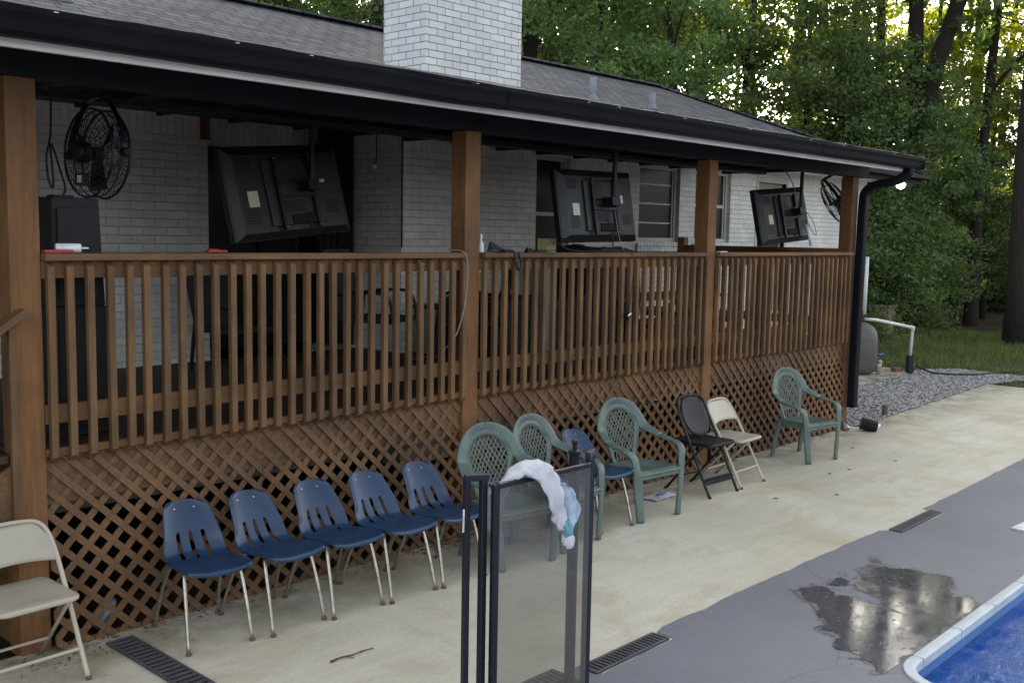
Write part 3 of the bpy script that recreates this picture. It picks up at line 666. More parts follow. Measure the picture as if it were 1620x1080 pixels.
# ================================================================ COVERED PORCH
porch = empty('covered_porch', (0, 0, 0), 'raised wooden porch deck with brown stained railing, lattice skirt and black eave', 'porch')
PXL, PXR = 2.02, 11.38
fl = MB(); y = .02
while y < 2.66:
    fl.box(-1.0 if y > .9 else PXL, PXR, y, y+.137, 1.0, 1.035); y += .142
pf = fl.build('deck_floor', 'floor', porch, bevel=.003)
MB().box(PXL+.02, PXR-.05, .146, .186, .80, .999).build('rim_joist', 'lattice', porch)
MB().box(PXR-.045, PXR-.005, .146, 2.66, .0, .999).build('end_skirt', 'lattice', porch)  # solid ends added to keep side light from under the deck
MB().box(PXL+.02, PXL+.05, .19, 2.66, .0, .999).build('end_skirt', 'lattice', porch)
for a, b in ((2.161, 5.099), (5.251, 8.244), (8.386, 11.244)):
    MB().box(a, b, .0, .044, .997, 1.0365).build('edge_board', 'rail', porch, bevel=.003)
    MB().box(a, b, .031, .043, .745, .996).build('skirt_board', 'lattice', porch)
PXS = [(2.01, 2.16), (5.10, 5.25), (8.245, 8.385), (11.245, 11.385)]
for a, b in PXS: MB().box(a, b, .0, .145, -.02, 2.872).build('post', 'post', porch, bevel=.006)
MB().box(-1.05, -.9, .0, .145, -.02, 2.872).build('post', 'post', porch, bevel=.006)
MB().box(-2.5, 11.60, -.02, .12, 2.873, 3.03).build('beam', 'blackpaint', porch, bevel=.004)
MB().box(-2.5, 12.0, .121, YW-.005, 3.085, 3.115).build('ceiling', 'ceiling', porch)
cj = MB()
for x in np.arange(-2.2, 11.9, .61): cj.box(x, x+.04, .125, 2.08, 2.99, 3.084)
cj.build('ceiling_joist', 'ceiling', porch)
MB().box(-2.5, 11.6, 1.3, 1.42, 2.95, 2.989).build('ceiling_beam', 'ceiling', porch)
pr = roofplane([(-3, -.53, 3.102), (12.05, -.53, 3.102), (12.05, 2.18, 3.345), (-3, 2.18, 3.345)], .03); pr.build('porch_roof', 'shingle', porch)
# uneven shingle edge drooping over the gutter
se = MB(); xs_ = np.arange(-3, 12.06, .11)
for a, b in zip(xs_, xs_[1:]):
    da, db = [.012*noise.noise(Vector((q*1.3, 0, 0)))+.008*noise.noise(Vector((q*4, 3, 0))) for q in (a, b)]
    se.add([(a, -.56, 3.096+da), (b, -.56, 3.096+db), (b, -.50, 3.116+db), (a, -.50, 3.116+da), (a, -.555, 3.083+da), (b, -.555, 3.083+db)], [(0, 1, 2, 3), (4, 5, 1, 0)])
se.build('shingle_edge', 'blackpaint', porch, solid=.008)
MB().box(-3, 11.74, -.472, -.445, 2.928, 3.09).build('fascia', 'white', porch, bevel=.003)
sf = MB()
sf.box(-3, 11.74, -.444, .125, 3.032, 3.05); sf.build('soffit', 'ceiling', porch)
def gz_(x): return -.010*math.exp(-((x-4.55)/.5)**2)
gt = MB(); gp = [(-.473, 2.966), (-.555, 2.962), (-.575, 2.985), (-.585, 3.03), (-.598, 3.062), (-.600, 3.079), (-.590, 3.081), (-.586, 3.066), (-.572, 3.03), (-.562, 2.99), (-.55, 2.974), (-.474, 2.976)]
xs_ = np.linspace(-3, 11.745, 60); V = []
for x in xs_:
    sag = .004*noise.noise(Vector((x*.9, 5, 0)))
    V += [(x, y_, z_+sag+gz_(x)) for y_, z_ in gp]
k = len(gp); gt.add(V, [(i*k+j, (i+1)*k+j, (i+1)*k+(j+1) % k, i*k+(j+1) % k) for i in range(59) for j in range(k)]+[tuple(range(k)), tuple(59*k+j for j in range(k))[::-1]])
gt.box(11.74, 11.75, -.598, -.473, 2.962, 3.079)
gto = gt.build('gutter', 'gutter', porch, smooth=False)
gh = MB()
for x in (.9, 2.0, 2.9, 3.35, 4.6, 5.7, 6.05, 6.9, 7.9, 9.0, 9.7, 10.9): gh.box(x, x+.02, -.597, -.50, 3.080, 3.084)
gh.build('gutter_hanger', 'chrome', gto)
for a, b in ((4.9, 4.93), (9.3, 9.33)): MB().add([(x_, y_-(.004 if y_ < -.5 else 0), z_+gz_(x_)) for x_ in (a, b) for y_, z_ in gp[:6]], [(j, 6+j, 7+j, j+1) for j in range(5)]).build('gutter_joint', 'gutter', gto)
ds = MB(); dpts = arc([(11.50, -.52, 2.985), (11.50, -.50, 2.90), (11.46, -.40, 2.83), (11.42, -.18, 2.78), (11.40, -.085, 2.70), (11.385, -.07, 2.55), (11.37, -.07, 2.0), (11.35, -.07, 1.0), (11.33, -.08, .24)], 5)
ds.sweep(dpts, .058, .046, 16, (1, 0, 0), True, 6); ds.build('downspout', 'gutter', porch, smooth=False)
# lattice
def lattice(x0, x1, zlo, zhi, yf):
    mb = MB(); wd, pitch = .036, .13
    for layer, sg in ((0, -1), (1, 1)):
        y1 = yf+.008*layer; y0 = y1+.0075
        h = zhi-zlo; k = x0-h-.1
        off = random.uniform(0, pitch)
        while k < x1+h+.1:
            # strip centre line from (k, zlo) going at 45 deg
            hw = wd/sqrt(2)
            a = k+off
            if sg > 0: poly = [(a-hw, zlo-.05), (a+hw, zlo-.05), (a+hw+h+.1, zhi+.05), (a-hw+h+.1, zhi+.05)]
            else: poly = [(a-hw, zlo-.05), (a+hw, zlo-.05), (a+hw-h-.1, zhi+.05), (a-hw-h-.1, zhi+.05)]
            poly = clip(poly, x0, x1, zlo, zhi)
            if len(poly) > 2:
                ln = lambda z: -.07*max(0, (zhi-.25-z))/(zhi-.25)
                jj = random.uniform(0, .0015); n = len(poly)
                mb.add([(x, y1-jj+ln(z), z) for x, z in poly]+[(x, y0-jj+ln(z), z) for x, z in poly],
                       [tuple(range(n)), tuple(range(n, 2*n))[::-1]]+[(i, n+i, n+(i+1) % n, (i+1) % n) for i in range(n)])
            k += pitch
    return mb
for a, b in ((2.165, 3.44), (3.444, 5.095), (5.255, 7.0), (7.004, 8.24), (8.39, 9.9), (9.904, 11.24)):
    lattice(a, b, .0, .995, .022).build('lattice_panel', 'lattice', porch)
# railing sections
NB = 0
def railing(x0, x1, n, name='railing'):
    global NB
    c = .0
    r = MB(); r.box(x0, x1, -.052, .105, 1.988, 2.024); ro = r.build(name, 'rail', porch, bevel=.006)
    MB().box(x0, x1, .0, .036, 1.90, 1.987).build('top_rail', 'rail', ro, bevel=.003)
    MB().box(x0, x1, .0, .036, 1.165, 1.262).build('bottom_rail', 'rail', ro, bevel=.003)
    for i in range(n):
        x = x0+.012+(x1-x0-.055)*i/(n-1)+random.uniform(-.006, .006); NB += 1
        zb = 1.0+random.uniform(-.008, .004); tl = random.uniform(-.004, .004)
        mb = MB()
        # square picket with bevelled ends
        q = [(x-.0+tl, zb+.0), (x, 1.975)]
        for s0, s1 in ((0, 1),):
            mb.add([(x+tl, -.037, zb+.0), (x+.037+tl, -.037, zb+.0), (x+.037+tl, -.001, zb-.03), (x+tl, -.001, zb-.03),
                    (x, -.037, 1.955), (x+.037, -.037, 1.955), (x+.037, -.001, 1.982), (x, -.001, 1.982)],
                   [(0, 3, 2, 1), (4, 5, 6, 7), (0, 1, 5, 4), (1, 2, 6, 5), (2, 3, 7, 6), (3, 0, 4, 7)])
        mb.build('baluster', 'baluster', ro, bevel=.0025)
    return ro
railing(2.162, 5.098, 29); railing(5.252, 8.243, 28); railing(8.387, 11.243, 26)
# side railing at the far end, in the y direction
r = MB(); r.box(11.25, 11.40, .147, 2.30, 2.024, 2.062); ro = r.build('railing', 'rail', porch, bevel=.006)
MB().box(11.30, 11.336, .147, 2.30, 1.90, 2.023).build('top_rail', 'rail', ro); MB().box(11.30, 11.336, .147, 2.30, 1.165, 1.262).build('bottom_rail', 'rail', ro)
for i in range(17):
    y = .2+i*.124; MB().box(11.337, 11.373, y, y+.036, .98, 1.975).build('baluster', 'baluster', ro)
MB().box(11.26, 11.36, 2.25, 2.35, 1.035, 2.16).build('newel', 'post', ro, bevel=.005); MB().box(11.25, 11.34, 1.03, 1.12, 1.035, 2.03).build('newel', 'post', ro, bevel=.005)
# stair at the left with its handrail
st = MB()
for i in range(5): st.box(1.75-.28*i-.28, 1.75-.28*i+.0, .02, .95, .84-.19*i, .875-.19*i)
st.box(1.72, 1.985, .02, .95, .99, 1.03)
sto = st.build('stair', 'floor', porch, bevel=.003)
s2 = MB(); s2.prism([(0, 0), (1, 0), (1, 1), (0, 1)], 0, .01); 
s2 = MB(); n = 4; prf = [(1.99, .98), (1.99, .55), (.55, -.02), (.25, -.02)]
s2.add([(x, .0, z) for x, z in prf]+[(x, .019, z) for x, z in prf], [(0, 1, 2, 3), (7, 6, 5, 4), (0, 4, 5, 1), (1, 5, 6, 2), (2, 6, 7, 3), (3, 7, 4, 0)])
s2.build('stringer', 'lattice', sto)
hr = MB(); hr.bar((2.06, -.03, 1.745), (.4, -.03, .64), .10, .036); hro = hr.build('handrail', 'rail', sto, bevel=.004)
for x in (2.00, 1.86, 1.72, 1.58, 1.44): z = 1.745-(2.06-x)*.666; MB().box(x-.018, x+.018, -.036, -.002, z-1.0, z-.035).build('baluster', 'baluster', hro, bevel=.003)
MB().box(1.0, 1.98, 1.2, 1.24, -.02, .98).build('stair_shade_board', 'dark', sto)  # black board standing in for the shade beneath the stair
# ================================================================ FIXTURES ON THE PORCH
def television(loc, yaw, tilt, roll, W, label, pole_dx, style, sticker):
    t = empty('television', loc, label, 'television', 'televisions hung from the porch ceiling')
    u = Vector((cos(yaw), sin(yaw), 0)); v = Vector((0, 0, 1)); n = u.cross(v)
    v2 = v*cos(tilt)+n*sin(tilt); u2 = u*cos(roll)+v2*sin(roll); v3 = v2*cos(roll)-u*sin(roll); nn = u2.cross(v3)   # nn towards the camera (rear)
    H = W*.62; c = Vector((0, 0, 0))
    def at(a, b, d): return u2*a+v3*b+nn*d
    MB().obox(at(0, 0, -.035), u2, v3, nn, W/2+.006, H/2+.006, .032).build('bezel', 'tvdark', t, bevel=.008)
    b = MB(); P = [at(-W/2, -H/2, 0), at(W/2, -H/2, 0), at(W/2, H/2, 0), at(-W/2, H/2, 0), at(-W*.44, -H*.43, .045), at(W*.44, -H*.43, .045), at(W*.44, H*.40, .045), at(-W*.44, H*.40, .045)]
    b.add(P, [(3, 2, 1, 0), (4, 5, 6, 7), (0, 1, 5, 4), (1, 2, 6, 5), (2, 3, 7, 6), (3, 0, 4, 7)]); b.build('casing', 'tv', t, bevel=.006)
    b = MB(); b.obox(at(.02*W, -.02*H, .052), u2, v3, nn, W*.24, H*.36, .012); b.build('raised_panel', 'tv', t, bevel=.006)
    for (a_, b_, pz, dz_, hw_) in ((-.36, -.16, .0465, .017, .055), (-.02, -.12, .065, .012, .10), (.34, -.14, .0465, .014, .06), (-.36, .36, .0465, .014, .06)):
        b = MB()
        for i in range(7): b.obox(at(W*a_, H*b_-i*dz_*W, pz), u2, v3, nn, W*hw_, .0033, .002)
        b.build('vent_grille', 'dark', t)
    b = MB(); b.obox(at(W*.06, -H*.32, .062), u2, v3, nn, W*.11, H*.055, .012); b.build('port_recess', 'dark', t, bevel=.003)
    b = MB(); b.obox(at(-W*.33, -H*.07, .047), u2, v3, nn, W*.042, H*.085, .0015); b.build('label_plate', 'label', t)
    if sticker: MB().obox(at(W*.27, H*.08, .066), u2, v3, nn, W*.022 if sticker == 1 else W*.014, H*.018 if sticker == 1 else H*.06, .002).build('small_label', 'sticker', t)
    for s in (-1, 1):
        MB().obox(at(s*W*.15+.02*W, -.03*H, .078), u2, v3, nn, .015, H*.40, .013).build('mount_rail', 'mount', t, bevel=.002)
        b = MB()
        for e in (-1, 1): b.lathe([(.006, 0), (.006, .006), (.002, .008)], at(s*W*.15+.02*W, -.03*H+e*H*.37, .091), 8, nn)
        b.build('screw', 'chrome', t)
    b = MB()
    for zz in (.09*H, -.07*H): b.obox(at(.02*W, zz, .092), u2, v3, nn, W*.17, .012, .008)
    b.build('mount_crossbar', 'mount', t)
    base = at(.02*W+pole_dx, .02*H, .15)
    b = MB(); b.obox(base-nn*.02, u2, v3, nn, .05, .04, .05); b.build('swivel_bracket', 'mount', t, bevel=.004)
    top = 3.08-loc[2]
    b = MB(); b.sweep([base, base+Vector((0, 0, .05)), (base.x, base.y, top)], .022, None, 12); b.lathe([(.07, top-.012), (.07, top)], (base.x, base.y, 0), 12); b.build('ceiling_pole', 'mount', t, smooth=False)
    def at_w(a, b_, d): return Vector(loc)+at(a, b_, d)
    return t, at, at_w, top
T1, at1, aw1, top1 = television((4.708, 1.563, 2.458), .078, -.195, .097, 1.14, 'largest television seen from behind, tilted, hung left of the brick chimney breast', .10, 0, 1)
T2, at2, aw2, top2 = television((7.263, .537, 2.423), -.048, -.165, .015, 1.0, 'television seen from behind, hanging between the second and third wooden posts', .04, 0, 2)
T3, at3, aw3, top3 = television((10.904, .676, 2.432), -.077, -.179, .077, 1.0, 'television at the far end of the porch with a white stick hanging over its back', .12, 0, 0)
def wire(name, pts, r, mat, label, cat, parent=None, n=8):
    mb = MB(); mb.sweep(arc(pts, n), r, None, 7); o = mb.build(name, mat, parent, smooth=True)
    if parent is None: tag(o, label, cat)
    return o
def rel(T, pts): return [Vector(p)-T.location for p in pts]
wire('power_cord', [at1(-.12, -.33, .06), at1(-.06, -.40, .07), (-.28, -.5, -.42), (-.30, -.6, -.62)], .005, 'cable', '', '', T1)
wire('power_cord', [at1(.08, -.22, .08), at1(.12, -.38, .09), (.05, -.6, -.45), (.04, -.7, -.75)], .006, 'cable', '', '', T1)
wire('power_cord', [at2(.07, .05, .1), at2(-.04, -.03, .13), at2(-.02, -.15, .12), at2(.06, -.26, .1), (.04, -.18, -.45), (.02, -.4, -.62)], .005, 'cable', '', '', T2)
wire('power_cord', [at2(.12, -.05, .1), at2(.14, -.3, .1), (.15, -.25, -.5), (.12, -.42, -.95)], .004, 'wcable', '', '', T2)
wire('aerial_wire', [at3(.10, .62, .0), at3(.14, .35, .1), at3(.15, .05, .13), at3(.26, -.15, .10), at3(.31, -.24, .08)], .006, 'wcable', '', '', T3)
mb = MB(); mb.sweep([at3(.31, -.14, .1), at3(.33, -.40, .1)], .020, .014, 10); mb.build('wire_paddle', 'tube', T3, smooth=True)
wire('power_cord', [at3(.44, .05, .02), at3(.62, -.10, .0), at3(.66, -.26, 0), at3(.60, -.25, 0), at3(.46, -.10, .02)], .004, 'cable', '', '', T3)
# plug adapter hanging over the railing
pa = empty('plug_adapter', (6.96, -.065, 1.50), 'white and black plug adapter dangling on a cord in front of the balusters', 'adapter')
MB().obox((0, 0, 0), (.9, .1, .4), (-.4, 0, .9), (0, 1, 0), .03, .022, .018).build('adapter_body', 'blackplastic', pa, bevel=.004); MB().obox((-.012, -.022, .012), (.9, .1, .4), (-.4, 0, .9), (0, 1, 0), .024, .007, .004).build('prong_cover', 'tube', pa)
wire('cord', [(.005, 0, .02), (.03, -.005, .22), (.04, -.01, .45), (.02, .02, .535), (-.08, .12, .545), (-.2, .15, .55)], .004, 'cable', '', '', pa)
# fans
def fan(loc, axis, R, label, yoke_to, bulge=.07):
    t = empty('hanging_fan', loc, label, 'fan', 'black caged fans hung from the porch ceiling')
    a = Vector(axis).normalized(); u = a.cross(Vector((0, 0, 1))).normalized(); v = u.cross(a)
    if v.z < 0: v = -v
    c = MB()
    def P(r, th, d): return u*(r*cos(th))+v*(r*sin(th))+a*d
    for d in (-bulge*.8, bulge*.8): c.sweep([P(R, 2*pi*k/40, d) for k in range(41)], .007, None, 6)
    c.sweep([P(R*.99, 2*pi*k/40, 0) for k in range(41)], .004, None, 6)
    for k in range(40):
        th = 2*pi*k/40
        for sgn in (-1, 1): c.sweep([P(R, th, sgn*bulge*.8), P(R*.85, th+.05, sgn*bulge*1.15), P(R*.5, th+.16, sgn*bulge*1.5), P(R*.18, th+.2, sgn*bulge*1.6)], .0022, None, 4)
        if k % 2 == 0: c.sweep([P(R, th, -bulge*.8), P(R, th, bulge*.8)], .0016, None, 4)
    for rr, dd in ((R*.3, 1.57), (R*.45, 1.5), (R*.6, 1.4), (R*.75, 1.27), (R*.9, 1.05)):
        for sgn in (-1, 1): c.sweep([P(rr, 2*pi*k/32, sgn*bulge*dd) for k in range(33)], .0018, None, 4)
    c.build('cage', 'blackmetal', t)
    m_ = MB(); m_.lathe([(.04, 0), (.062, .01), (.064, .07), (.05, .09), (.0, .095)], a*(bulge*.75), 20, a); m_.build('motor', 'blackplastic', t, smooth=False, bevel=.004)
    m_ = MB(); m_.lathe([(.068, bulge*1.45), (.068, bulge*1.5), (.060, bulge*1.5), (.060, bulge*1.45)], (0, 0, 0), 24, a); m_.build('hub_ring', 'chrome', t)
    b = MB()
    for k in range(3):
        th0 = 2*pi*k/3+.4; pts = []
        for i in range(6):
            rr = R*(.15+.72*i/5); wv = .42-.12*i/5
            pts.append((P(rr, th0-wv*.9, -.02), P(rr, th0+wv*.9, .025)))
        V = [p for q in pts for p in q]; b.add(V, [(2*i, 2*i+1, 2*i+3, 2*i+2) for i in range(5)])
    b.lathe([(.04, -.03), (.04, .03)], (0, 0, 0), 12, a); b.build('blade', 'mount', t, solid=.004)
    y = MB(); Rr = R+.035; pts = [P(Rr, 0, 0)+v*0]+[P(Rr, th, 0) for th in np.linspace(.0, .55, 4)]+[P(Rr*1.02, .9, 0), P(Rr*1.12, 1.2, 0), P(Rr*1.15, pi/2, 0), P(Rr*1.12, pi-1.2, 0), P(Rr*1.02, pi-.9, 0)]+[P(Rr, th, 0) for th in np.linspace(pi-.55, pi, 4)]
    y.sweep(pts, .018, .004, 8, a, True, 5); 
    y.build('yoke', 'blackmetal', t)
    for th in (0, pi): MB().lathe([(.028, -.015), (.028, .02), (.02, .03)], P(Rr, th, 0), 12, u if th == 0 else -u).build('knob', 'blackplastic', t)
    y = MB(); y.sweep([P(Rr*1.13, pi/2, 0), Vector(yoke_to)-Vector(loc)], .018, None, 8); y.build('bracket', 'mount', t)
    MB().obox(P(R*.62, 4.6, bulge*1.5), u, v, a, .045, .035, .022).build('switch_box', 'blackplastic', t, bevel=.004)
    MB().obox(P(R*.62, 4.6, bulge*1.5)+a*.024-u*.012, u, v, a, .022, .022, .002).build('switch_label', 'sticker', t)
    return t
fan((2.895, .92, 2.595), (-.995, -.10, .04), .262, 'large black round cage fan hanging near the left wooden post', (2.90, .92, 3.08))
fan((11.84, .48, 2.60), (.50, -.66, .52), .25, 'small black cage fan tilted down at the far right end of the porch', (11.99, .40, 3.06))
wire('hanging_cable', [(2.3, .3, 2.83), (2.6, .8, 2.93), (2.9, .9, 3.0), (3.0, .92, 3.02)], .006, 'cable', 'thin black cable strung from the left post to the hanging fan', 'cable')
wire('hanging_cable', [(2.88, 1.5, 3.07), (2.87, 1.5, 2.75), (2.84, 1.5, 2.6), (2.85, 1.5, 2.45), (2.88, 1.5, 2.42), (2.87, 1.5, 2.68), (2.93, 1.5, 2.5), (2.95, 1.5, 2.38), (2.86, 1.5, 2.25)], .007, 'cable', 'black looped cable hanging beside the left post over the speaker', 'cable')
# speakers
sp = empty('speaker', (2.45, .42, 1.036), 'black lower speaker cabinet standing on the porch floor behind the railing', 'speaker')
MB().box(-.14, .16, -.19, .22, 0, .70).build('cabinet', 'speaker', sp, bevel=.01); MB().box(-.11, .13, -.198, -.191, .05, .65).build('grille', 'blackplastic', sp, bevel=.003)
sp = empty('speaker', (2.45, .42, 1.737), 'black upper loudspeaker stacked on the lower cabinet left of the fan', 'speaker')
MB().add([(-.14, -.19, 0), (.15, -.19, 0), (.15, .2, 0), (-.14, .2, 0), (-.13, -.18, .575), (.128, -.18, .575), (.128, .19, .575), (-.13, .19, .575)], [(3, 2, 1, 0), (4, 5, 6, 7), (0, 1, 5, 4), (1, 2, 6, 5), (2, 3, 7, 6), (3, 0, 4, 7)]).build('cabinet', 'speaker', sp, bevel=.012)
MB().box(-.105, .115, -.197, -.188, .05, .52).build('grille', 'blackplastic', sp, bevel=.003); MB().box(-.05, .06, -.03, .06, .575, .59).build('handle', 'blackplastic', sp, bevel=.004)
# things on the top rail
c = empty('caulk_tube', (2.32, .03, 2.05), 'white tube lying on the railing beside the left post', 'tube')
MB().lathe([(.008, -.07), (.024, -.068), (.024, .05), (.02, .052), (.006, .056), (.004, .09)], (0, 0, 0), 14, (.95, -.25, 0)).build('barrel', 'tube', c, smooth=False)
MB().lathe([(.017, .0535), (.017, .055)], (0, 0, 0), 14, (.95, -.25, 0)).build('end_ring', 'greybox', c)
rs = MB(); rs.obox((2.245, .0, 2.034), (.98, .05, 0), (-.05, .98, 0), (0, 0, 1), .075, .022, .009); tag(rs.build('scraper', 'red', bevel=.004), 'flat red tool lying on the railing beside the white tube', 'tool')
rs = MB(); rs.obox((3.15, .02, 2.034), (1, 0, 0), (0, 1, 0), (0, 0, 1), .06, .02, .007); rs.obox((3.13, .02, 2.043), (1, 0, 0), (0, 1, 0), (0, 0, 1), .03, .014, .004); tag(rs.build('red_strip', 'red', bevel=.003), 'dull red strip lying on the railing below the big television', 'strip')
b = empty('spray_bottle', (5.30, .04, 2.024), 'small clear bottle standing on the railing beside the second post', 'bottle')
MB().lathe([(.02, 0), (.022, .01), (.022, .06), (.008, .085), (.008, .10)], (0, 0, 0), 14).build('bottle_body', 'sticker', b, smooth=True); MB().lathe([(.010, .10), (.010, .125), (.004, .135)], (0, 0, 0), 10).build('cap', 'tube', b)
cb = MB()
for i in range(4): cb.sweep(arc([(5.33+.02*i, .0, 2.035), (5.40, .04, 2.06+.012*i), (5.47+.01*i, .02, 2.05), (5.53, .04, 2.04), (5.50-.03*i, .0, 2.03)], 5), .009, None, 6)
cb.sweep(arc([(5.50, .0, 2.04), (5.56, -.05, 2.03), (5.57, -.062, 1.96), (5.60, -.066, 1.90), (5.63, -.062, 1.95), (5.60, -.05, 2.03)], 6), .011, None, 6)
tag(cb.build('cable_coil', 'cable', smooth=True), 'tangle of black cable lying over the railing right of the second post', 'cable')
cb = MB(); cb.add([(5.74, -.03, 2.026), (5.90, -.02, 2.026), (5.90, .03, 2.026), (5.76, .04, 2.026), (5.75, 0, 2.065), (5.85, 0, 2.045)], [(0, 1, 5, 4), (1, 2, 5), (2, 3, 4, 5), (3, 0, 4), (3, 2, 1, 0)])
tag(cb.build('cloth_scrap', 'cable'), 'small black wedge lying alone on the railing before the chimney breast', 'scrap')
cb = MB(); cb.box(8.45, 8.57, -.02, .03, 2.025, 2.034); tag(cb.build('paper_scrap', 'tube', bevel=.003), 'small white scrap on the railing just right of the third post', 'scrap')
wire('white_cable', [(5.0, .07, 2.045), (5.05, -.04, 2.03), (5.07, -.06, 1.95), (5.06, -.07, 1.80), (5.03, -.06, 1.6), (4.98, -.02, 1.42), (4.96, .15, 1.28), (5.2, .6, 1.08), (5.9, 1.5, 1.045), (6.3, 1.7, 1.042)], .004, 'wcable', 'white cable hanging over the railing just left of the second post', 'cable')
wire('black_cable', [(6.55, .2, 2.10), (6.50, .3, 2.13), (6.58, .35, 2.06), (6.75, .3, 2.03), (7.0, .2, 2.035), (7.3, .2, 2.03)], .006, 'cable', 'black looped cable behind the railing below the middle television', 'cable')
wire('conduit_wire', [(6.318, 2.07, 3.08), (6.318, 2.07, 2.5), (6.318, 2.07, 2.02)], .008, 'cable', 'dark cable running down the left corner of the chimney breast', 'cable', None, 3)
cmx = empty('security_camera', (6.315, 2.42, 2.78), 'small camera hanging from a wire on the side of the chimney breast', 'camera')
MB().lathe([(.018, -.05), (.022, 0), (.022, .05), (.016, .055)], (-.03, 0, 0), 12, (-.6, -.6, -.3)).build('camera_body', 'tube', cmx, smooth=False)
wire('wire', [(-.02, 0, .02), (-.012, 0, .12), (-.006, .01, .30)], .005, 'cable', '', '', cmx)
# covered things on the deck
def blob_cover(x0, x1, y0, y1, z0, z1, seed, r=.12):
    mb = MB(); nx, ny, nz = 16, 10, 12
    def P(u, v, wv):
        x = x0+(x1-x0)*u; y = y0+(y1-y0)*v; z = z0+(z1-z0)*wv; q = Vector((x*3.1+seed, y*3.1, z*1.6))
        d = noise.noise_vector(q)*.05*(0.3+wv)+noise.noise_vector(q*3)*.015
        cx_, cy_ = (x0+x1)/2, (y0+y1)/2; k = 1-.10*wv**3
        return (cx_+(x-cx_)*k+d.x, cy_+(y-cy_)*k+d.y, max(z0, z+d.z*(wv)))
    def patch(fn, a, b):
        o = len(mb.v)
        for i in range(a+1):
            for j in range(b+1): mb.v.append(fn(i/a, j/b))
        for i in range(a):
            for j in range(b): mb.f.append((o+i*(b+1)+j, o+(i+1)*(b+1)+j, o+(i+1)*(b+1)+j+1, o+i*(b+1)+j+1))
    patch(lambda a, b: P(a, 0, b), nx, nz); patch(lambda a, b: P(a, 1, b), nx, nz); patch(lambda a, b: P(0, a, b), ny, nz); patch(lambda a, b: P(1, a, b), ny, nz); patch(lambda a, b: P(a, b, 1), nx, ny)
    return mb
tag(blob_cover(6.45, 7.75, .95, 1.75, 1.037, 1.56, 1).build('covered_table', 'cover', smooth=True), 'low table under a dark cover behind the second section of railing', 'table')
tag(blob_cover(7.95, 8.75, 1.1, 1.8, 1.037, 2.03, 5).build('covered_grill', 'cover', smooth=True), 'tall grill under a black cover rising above the railing', 'grill')
bx = empty('cardboard_tower', (6.98, .90, 1.037), 'stacked box with a yellow top standing behind the railing by the middle television', 'box')
MB().box(-.03, .09, -.06, .05, 0, .99).build('box_body', 'greybox', bx, bevel=.004); MB().box(-.033, .093, -.063, .053, .99, 1.09).build('box_top', 'yellow', bx, bevel=.003)
MB().box(.02, .094, -.0635, -.060, .93, .975).build('yellow_print', 'yellow', bx)
tt = MB()
for (a, b, h) in ((-.02, -.012, 1.02), (.05, .058, 1.035)): tt.box(a, b, -.0655, -.0635, h, h+.03)
tt.build('print_mark', 'greybox', bx)
bi = empty('storage_box', (6.62, 2.0, 1.037), 'grey box on the porch floor in front of the chimney breast', 'box')
MB().box(-.16, .20, -.22, .06, 0, .42).build('box_body', 'greybox', bi, bevel=.006); MB().box(-.17, .21, -.23, .07, .42, .45).build('lid', 'cover', bi, bevel=.004)
pt = empty('picnic_bench', (9.3, 1.35, 1.037), 'long grey wooden bench table behind the railing before the third post', 'bench')
t_ = MB()
for i in range(4): t_.box(-1.0, 1.0, -.34+i*.17, -.19+i*.17, .46, .495)
t_.build('tabletop', 'benchwood', pt, bevel=.004)
t_ = MB(); t_.box(-1.0, 1.0, -.62, -.42, .26, .295); t_.build('seat', 'benchwood', pt, bevel=.004)
t_ = MB(); t_.box(-1.0, 1.0, .42, .62, .26, .295); t_.build('seat', 'benchwood', pt, bevel=.004)
for x in (-.75, .75):
    MB().bar((x, -.5, 0), (x, -.15, .46), .04, .08, (1, 0, 0)).build('leg', 'benchwood', pt); MB().bar((x, .5, 0), (x, .15, .46), .04, .08, (1, 0, 0)).build('leg', 'benchwood', pt)
    MB().box(x+.021, x+.06, -.62, .62, .19, .259).build('brace', 'benchwood', pt)
def deck_chair(x, y, rz, label):
    t = empty('patio_chair', (x, y, 1.037), label, 'chair', None, rz)
    s = MB(); s.box(-.26, .26, -.25, .25, .38, .42); s.build('seat', 'cover', t, bevel=.01)
    s = MB(); s.obox((0, .30, .68), (1, 0, 0), (0, .25, .97), (0, .97, -.25), .26, .30, .018); s.build('backrest', 'cover', t, bevel=.01)
    for sx in (-1, 1):
        f = MB(); f.sweep(arc([(sx*.27, -.28, 0), (sx*.28, -.26, .35), (sx*.28, -.2, .60), (sx*.28, .0, .63), (sx*.28, .25, .60)], 5), .014, None, 7); f.build('armrest', 'mount', t, smooth=True)
        MB().bar((sx*.26, .3, 0), (sx*.26, .22, .6), .025, .025).build('leg', 'mount', t)
    return t
deck_chair(5.55, 1.5, .5, 'dark patio chair on the porch left of the storage box'); deck_chair(6.0, .85, -2.3, 'dark patio chair turned away, just behind the second post'); deck_chair(4.5, 2.0, .2, 'dark patio chair in front of the brick wall under the big television').scale = (.85, .85, .82)
ld = empty('security_light', (17.84, 2.18, 3.13), 'small lit white lamp under the far corner of the house eave', 'lamp')
MB().lathe([(.01, .05), (.06, .04), (.085, 0), (.06, -.05), (.0, -.08)], (0, 0, 0), 16).build('globe', 'lamp', ld, smooth=True); MB().lathe([(.05, .045), (.05, .075)], (0, 0, 0), 14).build('base', 'vinyl', ld)
